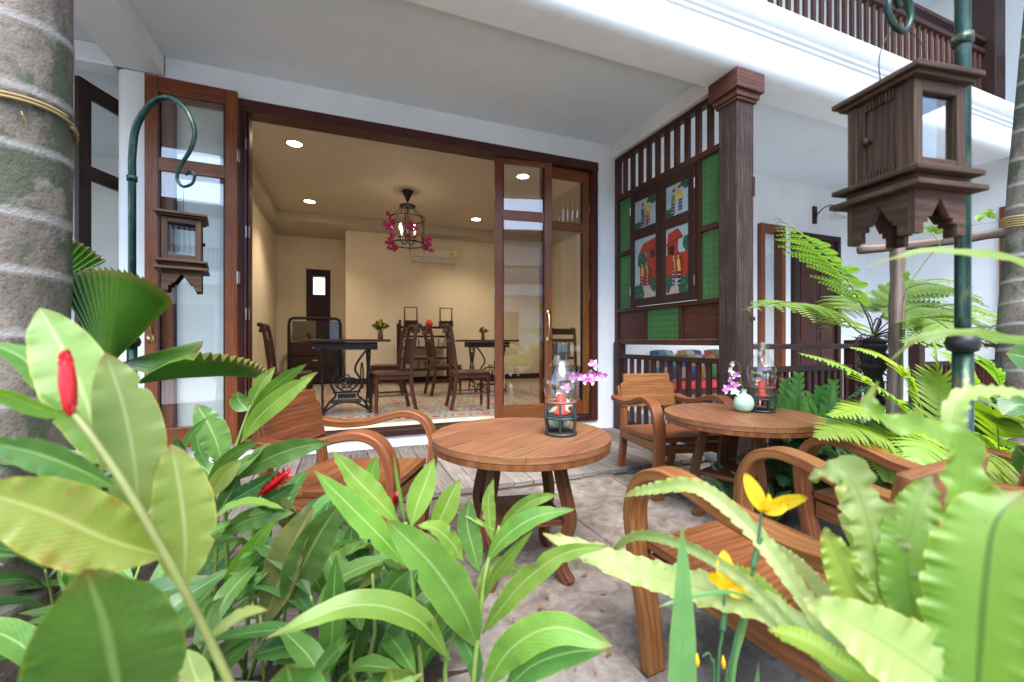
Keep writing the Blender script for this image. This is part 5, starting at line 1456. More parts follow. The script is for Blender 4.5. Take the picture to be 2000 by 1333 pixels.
ginger_clump('ginger clump with an open red flower spike below the armchair', p.x, p.y, [
    (dd((1.30, 1.25), (440, 985), (475, 965), (510, 945), (545, 918)), 44, 'g_dark', 15, W3),
    (dd((1.30, 1.22), (500, 985), (525, 975), (550, 962), (578, 944)), 36, 'g_dark', 25),
    (dd((1.22, 1.15), (412, 1018), (450, 990), (500, 982), (560, 996)), 34, 'g_light', -45, W3),
    (dd((1.24, 1.15), (435, 1045), (475, 1020), (520, 1006), (575, 1001)), 52, 'g_mid', 20, W3),
    (dd((1.2, 1.1), (430, 1170), (460, 1115), (500, 1060), (544, 1006)), 42, 'g_light', 18),
    (dd((1.2, 1.12), (438, 1178), (475, 1138), (510, 1100), (548, 1062)), 36, 'g_mid', 28),
    (dd((1.2, 1.1), (430, 1186), (460, 1160), (490, 1138), (524, 1118)), 42, 'g_mid', -12),
    (dd((1.15, 1.05), (515, 1215), (540, 1150), (570, 1070), (612, 990)), 95, 'g_olive', -25, BR),
    (dd((1.12, 1.03), (560, 1185), (585, 1120), (620, 1050), (662, 985)), 92, 'g_mid2', 14, BR),
    (dd((1.2, 1.3), (610, 1135), (640, 1100), (670, 1070), (710, 1055)), 42, 'g_mid', 25),
    (dd((1.3, 1.3), (705, 1110), (690, 1080), (685, 1050), (690, 1020)), 44, 'g_dark', 10),
    (dd((1.25, 1.25), (640, 1170), (620, 1140), (610, 1115), (615, 1090)), 50, 'g_mid', 40),
    (dd((1.3, 1.3), (560, 1040), (560, 1015), (552, 985), (545, 965)), 45, 'g_olive', 15),
    (dd((1.15, 1.1), (625, 1262), (590, 1258), (545, 1265), (488, 1282)), 66, 'g_dark2', 30, W3),
    (dd((1.1, 1.0), (645, 1330), (648, 1250), (652, 1165), (656, 1083)), 62, 'g_mid', 8),
    (dd((1.1, 1.0), (660, 1330), (690, 1270), (700, 1215), (690, 1160)), 56, 'g_dark', 25),
    (dd((1.15, 1.2), (700, 1150), (720, 1130), (735, 1110), (755, 1085)), 32, 'g_yel2', 30),
], [[(520, 1240, 1.17), (600, 1110, 1.2), (640, 1060, 1.25)], [(420, 1200, 1.2), (440, 1165, 1.2)], [(500, 985, 1.28), (520, 960, 1.28)]],
    spikes=[((505, 968, 1.27), (563, 922, 1.24), .011)])
random.seed(6)
p = at(815, 1400, 1.02)
ginger_clump('leafy young ginger shoots in front of the middle table, left stem', p.x, p.y, [
    (dd((1.02, .90), (800, 1110), (745, 1050), (680, 985), (612, 918)), 64, 'g_light', 12, W3),
    (dd((1.03, .97), (782, 1025), (740, 980), (695, 935), (648, 880)), 62, 'g_light', 20, W3),
    (dd((1.02, 1.0), (792, 1030), (783, 985), (774, 935), (768, 884)), 20, 'g_light', 60),
    (dd((1.02, 1.02), (803, 1028), (815, 985), (832, 940), (848, 895)), 60, 'g_light', -8),
    (dd((1.05, 1.05), (843, 1045), (862, 1010), (880, 970), (899, 935)), 56, 'g_light', 12),
    (dd((1.1, 1.1), (738, 965), (728, 945), (728, 918), (737, 890)), 36, 'g_light', 0),
    (dd((1.02, .95), (905, 1095), (880, 1058), (850, 1032), (815, 1026)), 50, 'g_light', 25, W3),
    (dd((.98, .80), (880, 1290), (812, 1208), (690, 1182), (518, 1247)), 72, 'g_light', 22, {'wave': (.04, 5), 'nl': 26}),
    (dd((1.05, 1.0), (826, 1262), (842, 1225), (862, 1185), (884, 1150)), 62, 'g_mid', 8, BR),
    (dd((1.1, 1.05), (735, 1195), (755, 1160), (780, 1130), (806, 1112)), 58, 'g_mid', 18, BR),
    (dd((1.05, 1.0), (745, 1330), (765, 1280), (790, 1230), (815, 1200)), 75, 'g_dark2', -12, BR),
    (dd((1.05, 1.0), (780, 1340), (800, 1300), (818, 1265), (830, 1235)), 60, 'g_mid', 20, BR),
    (dd((.9, .8), (545, 1450), (560, 1390), (568, 1340), (560, 1298)), 190, 'g_mid', -10, BR),
    (dd((.95, .85), (770, 1450), (775, 1400), (770, 1350), (760, 1305)), 120, 'g_olive2', 10, BR),
    (dd((1.1, 1.1), (700, 1330), (703, 1290), (700, 1250), (705, 1215)), 30, 'g_dark', 10),
], [[(822, 1320, 1.02), (812, 1200, 1.02), (803, 1110, 1.02), (792, 1020, 1.02)], [(725, 1330, 1.08), (732, 1230, 1.08), (728, 1120, 1.1)], [(695, 1340, 1.05), (690, 1240, 1.05)]],
    spikes=[((770, 990, 1.2), (776, 965, 1.19), .006)])
p = at(930, 1400, 1.05)
ginger_clump('leafy young ginger shoots in front of the middle table, right stem', p.x, p.y, [
    (dd((1.05, .92), (932, 1262), (905, 1195), (845, 1105), (755, 1015)), 100, 'g_light', -6, {'wave': (.03, 5), 'nl': 26, 'prof': 'broad'}),
    (dd((1.08, 1.08), (936, 1115), (922, 1065), (912, 1020), (918, 975)), 54, 'g_mid', 6, BR),
    (dd((1.08, 1.08), (962, 1060), (956, 1020), (954, 975), (964, 934)), 34, 'g_light', 8, W3),
    (dd((1.08, 1.05), (972, 1042), (1000, 1008), (1040, 978), (1092, 965)), 36, 'g_light', 20, W3),
    (dd((1.08, 1.0), (948, 1100), (985, 1050), (1045, 1010), (1124, 994)), 48, 'g_light', -10, W3),
    (dd((1.06, 1.0), (946, 1175), (965, 1125), (1000, 1080), (1042, 1034)), 30, 'g_light', 25),
    (dd((1.06, 1.1), (935, 1175), (955, 1125), (985, 1108), (1025, 1118)), 52, 'g_olive2', -25, W3),
    (dd((1.05, .88), (942, 1238), (975, 1192), (1030, 1130), (1105, 1080), (1195, 1066)), 54, 'g_light', 10, W3),
    (dd((1.08, 1.08), (968, 1036), (940, 1022), (915, 1008), (890, 1000)), 11, 'g_light', 0),
    (dd((1.0, .85), (945, 1345), (1000, 1265), (1085, 1225), (1196, 1262)), 82, 'g_light', 18, {'wave': (.04, 4), 'prof': 'broad'}),
    (dd((1.0, .9), (985, 1350), (1040, 1300), (1110, 1275), (1185, 1268)), 80, 'g_mid', -20, {'wave': (.04, 4), 'prof': 'broad'}),
    (dd((1.05, 1.05), (930, 1340), (925, 1290), (900, 1240), (892, 1200)), 48, 'g_dark2', 10, BR),
    (dd((1.06, 1.05), (880, 1180), (895, 1150), (900, 1120), (890, 1095)), 40, 'g_mid', 20),
], [[(925, 1330, 1.05), (934, 1240, 1.05), (945, 1140, 1.06), (958, 1080, 1.08), (976, 1028, 1.08)], [(870, 1330, 1.08), (890, 1230, 1.08), (900, 1180, 1.1)]])

# ---- procedural ginger filling the bed behind and below
def ginger_stem(pl, b, h, lean, n, L, w, mats, rng, az):
    top = Vector((b[0] + lean * math.cos(az + 1.3), b[1] + lean * math.sin(az + 1.3), h))
    bb = Vector(b); mid = bb.lerp(top, .55) + Vector((0, 0, .04))
    org = Vector(pl.location)
    stemtube(pl, org, [bb, mid, top], .006, .003, n=6)
    for k in range(n):
        t = .25 + .75 * k / (n - 1); s = bb.lerp(mid, t / .55) if t < .55 else mid.lerp(top, (t - .55) / .45)
        a = az + (math.pi if k % 2 else 0) + rng.uniform(-.5, .5)
        up = .35 + .75 * t; ll = L * (1 - .35 * abs(t - .6)) * rng.uniform(.8, 1.15)
        d = Vector((math.cos(a), math.sin(a), up)).normalized()
        m1 = s + d * ll * .4; e = s + d * ll * .75 + Vector((math.cos(a) * .3 * ll, math.sin(a) * .3 * ll, -.12 * ll))
        blade(pl, org, [s, m1, e], w * rng.uniform(.8, 1.15), rng.choice(mats), rng.uniform(-20, 20), nl=12, na=4, face=(-.2 * math.cos(a), -.2 * math.sin(a) - .3, 1), wave=(.04, 4))
fill = [
    ([(-1.15, 1.85, .62), (-.85, 2.05, .60), (-.80, 1.80, .5)], 'dark leafy ginger clump at the foot of the thick palm trunk'),
    ([(-.95, 1.35, .62), (-1.2, 1.1, .55), (-.62, 1.62, .60)], 'dark leafy ginger clump behind the near stem and its yellowing leaf'),
    ([(-.35, 1.22, .52), (-.25, 1.55, .50), (-.50, 1.95, .55)], 'dark leafy ginger clump below the open red flower spike'),
    ([(-.05, 1.30, .44), (-.1, 1.72, .42), (.0, 1.55, .40)], 'dark leafy ginger clump under the armchair by the folding doors'),
    ([(.05, 1.12, .38), (.2, 1.25, .34), (-.15, .95, .32)], 'dark leafy ginger clump at the foot of the young shoots'),
    ([(-.62, 1.02, .46), (-.42, .80, .32), (-.55, .55, .30)], 'dark leafy ginger clump right of the big round near leaf'),
    ([(-.75, .72, .40), (-1.0, .55, .46), (-.9, .85, .45)], 'dark leafy ginger clump in the lower left corner behind the big round leaf'),
]
for k, (spots, lab) in enumerate(fill):
    rng = random.Random(100 + k)
    b = Vector((spots[0][0], spots[0][1], 0))
    g_ = thing('ginger_plant', lab, 'plant', tuple(b), 0, 'undergrowth ginger in the bed')
    for fx, fy, fh in spots:
        for q in range(2):
            ginger_stem(g_, Vector((fx + rng.uniform(-.06, .06), fy + rng.uniform(-.06, .06), 0)), fh * rng.uniform(.75, 1.0), .12, 7, .31, .058, ['g_dark', 'g_mid', 'g_mid', 'g_dark2', 'g_dark2'], rng, rng.uniform(0, 6.28))

# ---- red bud low in the bed
G9 = thing('ginger_bud', 'small closed red ginger bud low beside the near stem', 'flower', tuple(Vector((at(350, 1270, .8).x, at(350, 1270, .8).y, 0))))
q0 = Vector(G9.location)
stemtube(G9, q0, [q0, at(358, 1275, .8), at(352, 1245, .8)], .004, .004)
bud(G9, q0, at(356, 1250, .8), at(332, 1193, .79), .006, 40)

# ---- fan palm between the palm trunk and the hook post
def fan_leaf(parent, base, hub, axis, normal, Rr, a0, a1, n, m='fan', pleat=.012, droop=.0, teeth=.05):
    axis = Vector(axis).normalized(); normal = Vector(normal); normal = (normal - axis * normal.dot(axis)).normalized(); sd = axis.cross(normal)
    mb = MB(); base = Vector(base); hub = Vector(hub)
    rows = [.04, .3, .6, .85, 1.0]
    for k in range(2 * n + 1):
        a = R(a0 + (a1 - a0) * k / (2 * n)); d = axis * math.cos(a) + sd * math.sin(a)
        for q, rr in enumerate(rows):
            r_ = rr * Rr * (1 if q < 4 else (1.0 if k % 2 else 1 - teeth))
            mb.v.append(hub + d * r_ + normal * (pleat * (1 if k % 2 else -1) * rr - droop * rr * rr) - base)
    m_ = len(rows)
    for k in range(2 * n):
        for q in range(m_ - 1):
            i = k * m_ + q
            mb.face([i, i + 1, i + m_ + 1, i + m_], [(k / (2 * n), rows[q]), (k / (2 * n), rows[q + 1]), ((k + 1) / (2 * n), rows[q + 1]), ((k + 1) / (2 * n), rows[q])])
    return mb.build('leaf', M[m], parent)
fb = at(215, 1000, 1.72); fb.z = 0
FP = thing('fan_palm', 'fan palm with pleated dark green leaves between trunk and hook post', 'palm', tuple(fb))
cr, cu_, cv = Vector((_c, -_s, 0)), Vector((0, 0, 1)), Vector((-_s, -_c, 0))     # picture right, up, towards the lens
for hub, ax, nr, rad, a0, a1, n, dr_ in (
        (at(208, 720, 1.72), cr * .22 + cu_ * 1.0, cv + cu_ * .15, .41, -42, 34, 20, -.02),
        (at(262, 752, 1.66), cr * 1.0 + cu_ * .42 - cv * .1, cu_ * .9 - cv * .26 - cr * .2, .455, -26, 30, 13, .10),
        (at(225, 712, 1.85), cr * 1.0 + cu_ * .22, cu_ * .95 + cv * .38, .33, -32, 32, 12, .03),
        (at(70, 575, 2.6), cr * .45 + cu_ * .9, cv * .5 + cr * .8, .40, -36, 36, 14, .03)):
    fan_leaf(FP, fb, hub, ax, nr, rad, a0, a1, n, droop=dr_)
    stemtube(FP, fb, [fb, fb.lerp(hub, .5) + Vector((0, 0, .12)), hub], .008, .005, 'stem', 'leaf_stalk', 6)

# ---- ferns
def frond(parent, base, pts, plen, m, n=30, pw=.16, fwd=62, droop=.18, rach='stem', rr=.0028, nl=4, tilt=None, name='frond', start=.10, prof=None):
    """simple pinnate frond; plen = longest pinna"""
    P = spline(pts, 14); nP = len(P); base = Vector(base); mb = MB()
    mb.tube([p - base for p in P], rr, 5, m=1, scale=[1 - .75 * k / (nP - 1) for k in range(nP)])
    for k in range(n):
        t = start + (1 - start) * (k + .5) / n; i = min(int(t * (nP - 1)), nP - 2); p = P[i].lerp(P[i + 1], t * (nP - 1) - i)
        tg = (P[i + 1] - P[i]).normalized()
        upv = Vector(tilt) if tilt else Vector((0, -.35, 1))
        sd = tg.cross(upv).normalized(); nr = sd.cross(tg)
        l = plen * ((math.sin(math.pi * min(1, .22 + .62 * t)) ** 1.0) * (1 - max(0, t - .55) * 1.75) if prof is None else prof(t))
        l = max(l, plen * .05)
        for s in (-1, 1):
            d = (sd * s * math.sin(R(fwd)) + tg * math.cos(R(fwd)) + nr * random.uniform(-.05, .12)).normalized()
            w = plen * pw * (.6 + .4 * l / plen); b = len(mb.v)
            ax2 = d.cross(nr).normalized()
            for q in range(nl + 1):
                tq = q / nl; ww = w / 2 * (1, 1, .82, .55, .06)[min(4, int(tq * 4 + .01))] if nl == 4 else w / 2 * (1 - tq ** 2)
                c_ = p + d * l * tq - nr * droop * l * tq * tq + tg * (.10 * l * tq * tq)
                mb.v += [c_ - ax2 * ww - base, c_ + ax2 * ww - base]
            for q in range(nl):
                mb.face([b + 2 * q, b + 2 * q + 1, b + 2 * q + 3, b + 2 * q + 2], [(0, q / nl), (1, q / nl), (1, (q + 1) / nl), (0, (q + 1) / nl)])
    return mb.build(name, [M[m], M[rach]], parent, smooth=False)
def bifrond(parent, base, pts, plen, m, n=15, n2=13, rr=.005, start=.30, tilt=None):
    """twice-divided tree-fern frond"""
    P = spline(pts, 14); nP = len(P); base = Vector(base); mb = MB()
    mb.tube([p - base for p in P], rr, 6, m=1, scale=[1 - .8 * k / (nP - 1) for k in range(nP)])
    for k in range(n):
        t = start + (1 - start) * (k + .5) / n; i = min(int(t * (nP - 1)), nP - 2); p = P[i].lerp(P[i + 1], t * (nP - 1) - i)
        tg = (P[i + 1] - P[i]).normalized(); upv = Vector(tilt) if tilt else Vector((-.1, -.3, 1)); sd = tg.cross(upv).normalized(); nr = sd.cross(tg)
        tt = (t - start) / (1 - start)
        l = plen * (math.sin(math.pi * min(1, .28 + .55 * tt)) * (1 - max(0, tt - .5) * 1.7)); l = max(l, plen * .06)
        for s in (-1, 1):
            d = (sd * s * .86 + tg * .5 + nr * random.uniform(-.12, .1)).normalized()
            ax = d.cross(nr).normalized(); nn = max(4, int(n2 * l / plen))
            mb.tube([p - base, p + d * l * .5 - nr * .06 * l - base, p + d * l - nr * .22 * l - base], .0012, 3, m=1)
            for q in range(nn):
                tq = (q + .6) / nn; c_ = p + d * l * tq - nr * .22 * l * tq * tq
                ll = l * .24 * (1 - .75 * tq ** 1.6) ; wv = l / nn * .46
                for s2 in (-1, 1):
                    e = (ax * s2 * .9 + d * .42 - nr * .1).normalized(); f_ = e.cross(nr).normalized(); b = len(mb.v)
                    for c2, w2 in ((0, 1), (.55, .85), (1, .12)):
                        cc = c_ + e * ll * c2 - nr * .12 * ll * c2 * c2
                        mb.v += [cc - f_ * wv * w2 - base, cc + f_ * wv * w2 - base]
                    for z in (0, 2): mb.face([b + z, b + z + 1, b + z + 3, b + z + 2], [(0, z / 4), (1, z / 4), (1, z / 4 + .5), (0, z / 4 + .5)])
    return mb.build('frond', [M[m], M['stalk']], parent)
random.seed(14)
TF = at(1706, 700, 2.75); TF.z = 0
tf = thing('tree_fern', 'tree fern with black fibrous trunk and arching feathery fronds', 'tree fern', tuple(TF))
mb = MB()
tp = spline([(0, 0, -.03), (.01, 0, .4), (-.005, 0, .8), (0, 0, 1.02), (.005, 0, 1.10)], 8)
mb.tube(tp, .058, 14, scale=[.9 + .14 * math.sin(k * 2.1) + (.25 if 18 < k < 30 else 0) - (.5 if k > 30 else 0) for k in range(len(tp))])
for k in range(900):
    a = random.random() * 6.28; z = random.uniform(.2, 1.12); r_ = random.uniform(.045, .075)
    c_ = Vector((r_ * math.cos(a), r_ * math.sin(a), z)); mb.tube([c_ * 1.0, c_ + Vector((math.cos(a + random.uniform(-.8, .8)) * .03, math.sin(a + random.uniform(-.8, .8)) * .03, random.uniform(-.06, .02)))], .0022, 3)
mb.build('trunk', M['fibre'], tf)
crown = Vector((TF.x, TF.y, 1.10))
for pts, pl_ in (
        ([crown, at(1690, 610, 2.65), at(1645, 535, 2.55), at(1580, 470, 2.45), at(1516, 424, 2.35)], .24),
        ([crown, at(1680, 650, 2.6), at(1620, 605, 2.45), at(1540, 590, 2.30), at(1452, 605, 2.15)], .25),
        ([crown, at(1735, 630, 2.8), at(1790, 600, 2.8), at(1860, 610, 2.8), at(1930, 640, 2.8)], .27),
        ([crown, at(1745, 645, 2.6), at(1820, 622, 2.5), at(1900, 640, 2.45), at(1985, 632, 2.4)], .24),
        ([crown, at(1720, 620, 3.0), at(1760, 570, 3.2), at(1830, 545, 3.4), at(1900, 560, 3.6)], .26),
        ([crown, at(1700, 620, 3.0), at(1670, 580, 3.3), at(1640, 600, 3.6), at(1600, 650, 3.9)], .24),
        ([crown, at(1740, 640, 2.6), at(1800, 620, 2.45), at(1850, 640, 2.3), at(1890, 690, 2.2)], .28),
        ([crown, at(1730, 610, 2.9), at(1780, 560, 2.9), at(1850, 560, 2.9), at(1930, 600, 2.95)], .28),
        ([crown, at(1745, 650, 2.9), at(1830, 600, 3.0), at(1910, 600, 3.1), at(1990, 650, 3.2)], .30)):
    bifrond(tf, TF, pts, pl_, 'fern_mid')
for pts in ([crown, at(1720, 630, 2.72), at(1712, 622, 2.70), at(1706, 636, 2.70)], [crown, at(1735, 660, 2.7), at(1740, 700, 2.65), at(1736, 720, 2.65)]):
    stemtube(tf, TF, pts, .008, .004, 'stalk', 'young_frond', 6)

def fern_plant(label, base, fronds, m, name='fern', group='ferns beside the veranda', **kw):
    b = Vector(base); f_ = thing(name, label, 'fern', tuple(b), 0, group)
    for row in fronds: frond(f_, b, row[0], row[1], row[2] if len(row) > 2 else m, **kw)
    return f_
random.seed(15)
b = at(1830, 960, 2.0); b.z = 0.03
c0 = Vector((b.x, b.y, .18))
fern_plant('large light green sword fern under the tree fern, its fronds reaching over the table', b, [
    ([c0, at(1790, 830, 1.95), at(1700, 745, 1.9), at(1630, 708, 1.88), at(1562, 690, 1.85)], .155),
    ([c0, at(1800, 800, 2.0), at(1760, 720, 2.0), at(1710, 690, 2.0), at(1660, 678, 2.0)], .14),
    ([c0, at(1830, 830, 2.05), at(1835, 750, 2.1), at(1830, 700, 2.1), at(1826, 665, 2.1)], .125),
    ([c0, at(1780, 880, 1.85), at(1700, 840, 1.75), at(1640, 838, 1.68), at(1595, 855, 1.62)], .155),
    ([c0, at(1790, 870, 1.85), at(1730, 810, 1.8), at(1680, 800, 1.75), at(1620, 812, 1.7)], .15),
    ([c0, at(1800, 900, 1.8), at(1760, 880, 1.7), at(1740, 900, 1.62), at(1735, 940, 1.58)], .15),
    ([c0, at(1830, 890, 1.8), at(1810, 860, 1.7), at(1800, 890, 1.62), at(1800, 930, 1.58)], .13),
    ([c0, at(1810, 860, 2.0), at(1790, 780, 2.0), at(1780, 740, 2.0), at(1775, 715, 2.0)], .13),
], 'fern', n=30, pw=.165)
b = at(1960, 960, 2.0); b.z = .03; c0 = Vector((b.x, b.y, .15))
fern_plant('light green sword fern behind the hook post at the right edge', b, [
    ([c0, at(1940, 820, 2.0), at(1900, 740, 2.0), at(1870, 700, 2.0), at(1845, 690, 2.0)], .14, 'fern_mid'),
    ([c0, at(1960, 800, 2.1), at(1940, 720, 2.1), at(1900, 690, 2.1), at(1860, 680, 2.1)], .13, 'fern_mid'),
    ([c0, at(1930, 870, 1.9), at(1870, 840, 1.85), at(1830, 850, 1.8), at(1790, 880, 1.75)], .15),
    ([c0, at(1950, 860, 1.8), at(1950, 820, 1.75), at(1985, 815, 1.7), at(2030, 840, 1.65)], .15),
    ([c0, at(1930, 900, 1.75), at(1890, 890, 1.65), at(1870, 920, 1.6), at(1860, 960, 1.55)], .13),
    ([c0, at(1970, 900, 1.75), at(1930, 900, 1.65), at(1920, 930, 1.6), at(1925, 960, 1.55)], .12),
], 'fern', n=28, pw=.165)
random.seed(16)
for k, (px, py, d, h, lab) in enumerate(((1700, 860, 2.45, .62, 'dark green fern beside the tree fern trunk, nearest the railing'), (1760, 850, 2.5, .6, 'dark green fern in front of the log upright'), (1860, 850, 2.45, .62, 'dark green fern behind the hook post foot'), (1920, 840, 2.6, .7, 'dark green fern against the slender palm trunk'), (1640, 880, 2.35, .45, 'low dark fern behind the table by the column'), (1545, 900, 2.55, .36, 'low dark fern at the foot of the column'), (1680, 890, 2.15, .5, 'dark fern right of the table by the column, under the sword fern'), (1960, 880, 2.35, .8, 'tall dark fern at the right edge behind the broad blue-green leaves'), (1810, 830, 2.6, .75, 'tall dark fern between the log upright and the hook post'))):
    b = at(px, py, d); b.z = .03; c0 = Vector((b.x, b.y, .06)); fr_ = []
    for q in range(9):
        a = q * .7 + k; h_ = h * random.uniform(.7, 1.1); r_ = random.uniform(.15, .34)
        fr_.append(([c0, c0 + Vector((math.cos(a) * r_ * .35, math.sin(a) * r_ * .35, h_ * .6)), c0 + Vector((math.cos(a) * r_ * .8, math.sin(a) * r_ * .8, h_ * .95)), c0 + Vector((math.cos(a) * r_ * 1.35, math.sin(a) * r_ * 1.35, h_ * .85))], .11))
    fern_plant(lab, b, fr_, 'fern_dark' if k % 2 == 0 else 'fern_dark2', group='dark ferns in the right bed', n=24, pw=.2)
# lobed-leaf plants by the railing
random.seed(17)
for px, py, d, hs, lab in ((1540, 840, 2.95, 1.0, 'lobed-leaf plant between the clear lamp and the railing'), (1608, 855, 2.9, 1.0, 'lobed-leaf plant with star-shaped leaves right of the table by the column')):
    b = at(px, py, d); b.z = .03; pl_ = thing('lobed_plant', lab, 'plant', tuple(b), 0, 'lobed-leaf plants by the railing'); c0 = Vector((b.x, b.y, .1))
    tips = [(px - 5, py - 100), (px + 20, py - 112), (px - 30, py - 70), (px + 45, py - 70), (px + 5, py - 60), (px + 40, py - 30), (px - 20, py - 30)]
    for k, (tx, ty) in enumerate(tips):
        e = at(tx, ty, d - .05 * (k % 3)); m1 = c0.lerp(e, .55) + Vector((0, 0, .06))
        frond(pl_, b, [c0, m1, e], .10, 'lobed', n=6, pw=.46, fwd=52, droop=.1, start=.42, tilt=(-.5, -1, .5), name='leaf', prof=lambda t: .95 * (1 - .55 * max(0, t - .5) * 2))
        blade(pl_, b, [c0.lerp(m1, .8), m1.lerp(e, .5), e], .055, 'lobed', 0, nl=10, na=4)
# striped plants below the second table
for px, py, d, lab in ((1425, 960, 2.55, 'striped cream and green plant under the table by the column'), (1500, 965, 2.4, 'striped cream and green plant behind the nearest armchair arm')):
    b = at(px, py, d); b.z = .0; pl_ = thing('striped_plant', lab, 'plant', tuple(b), 0, 'striped plants below the table')
    for k in range(11):
        a = k * .6; r_ = random.uniform(.12, .22); h_ = random.uniform(.18, .36)
        blade(pl_, b, [b, b + Vector((math.cos(a) * r_ * .4, math.sin(a) * r_ * .4, h_ * .7)), b + Vector((math.cos(a) * r_, math.sin(a) * r_, h_))], .055, 'varieg', random.uniform(-20, 20), nl=10, na=4)
# grassy clump and round leaves by the slender palm
b = at(1900, 860, 2.3); b.z = .03
gp = thing('grass_plant', 'tuft of narrow green blades behind the hook post', 'plant', tuple(b))
for k in range(34):
    a = k * 2.4; r_ = random.uniform(.05, .3); h_ = random.uniform(.4, .75)
    blade(gp, b, [b, b + Vector((math.cos(a) * r_ * .3, math.sin(a) * r_ * .3, h_ * .6)), b + Vector((math.cos(a) * r_, math.sin(a) * r_, h_))], .022, 'g_dark2' if k % 3 else 'g_mid', 0, 'iris', nl=8, na=2)
b = at(2010, 900, 1.7); b.z = .03
rp_ = thing('round_leaf_plant', 'broad blue-green leaves at the right edge before the slender trunk', 'plant', tuple(b))
for k, (pts, w) in enumerate(((dd(1.6, (2040, 800), (1990, 790), (1958, 810)), 55), (dd(1.75, (2060, 720), (2010, 700), (1965, 690)), 75), (dd(1.5, (2060, 940), (2010, 900), (1985, 870)), 60))):
    blade(rp_, b, [at(*q) for q in pts], w * 1.6 / FPX, 'g_dark2', 10, 'broad', nl=12)
stemtube(rp_, b, [b, at(2040, 830, 1.65), at(2050, 730, 1.75)], .008, .005)
# thin vine on the log frame
b = at(1765, 560, 2.45); vb = at(1762, 640, 2.5); vb.z = 0.03
vn = thing('vine', 'thin vine with small leaflets climbing to the crossbar', 'vine', tuple(vb))
stemtube(vn, vb, [vb, at(1764, 640, 2.4), at(1768, 575, 2.35), at(1800, 520, 2.3), at(1835, 478, 2.25), at(1848, 462, 2.2)], .003, .0025)
stemtube(vn, vb, [at(1835, 478, 2.25), at(1826, 462, 2.25), at(1815, 450, 2.25)], .002, .002)
stemtube(vn, vb, [at(1848, 462, 2.2), at(1900, 440, 2.1), at(1950, 432, 2.05), at(1925, 415, 2.05)], .002, .0015)
for cx, cy_, dirs in ((1822, 452, ((-26, -4), (-8, -10), (16, -6), (18, 4))), (1924, 416, ((-22, 16), (-12, 18), (14, -2), (20, 10))), (1768, 545, ((4, -18), (6, 4)))):
    for dx, dy in dirs: blade(vn, vb, [at(cx, cy_, 2.12), at(cx + dx * .6, cy_ + dy * .6 - 2, 2.1), at(cx + dx, cy_ + dy, 2.1)], .028, 'g_light', 20, nl=8, na=4)

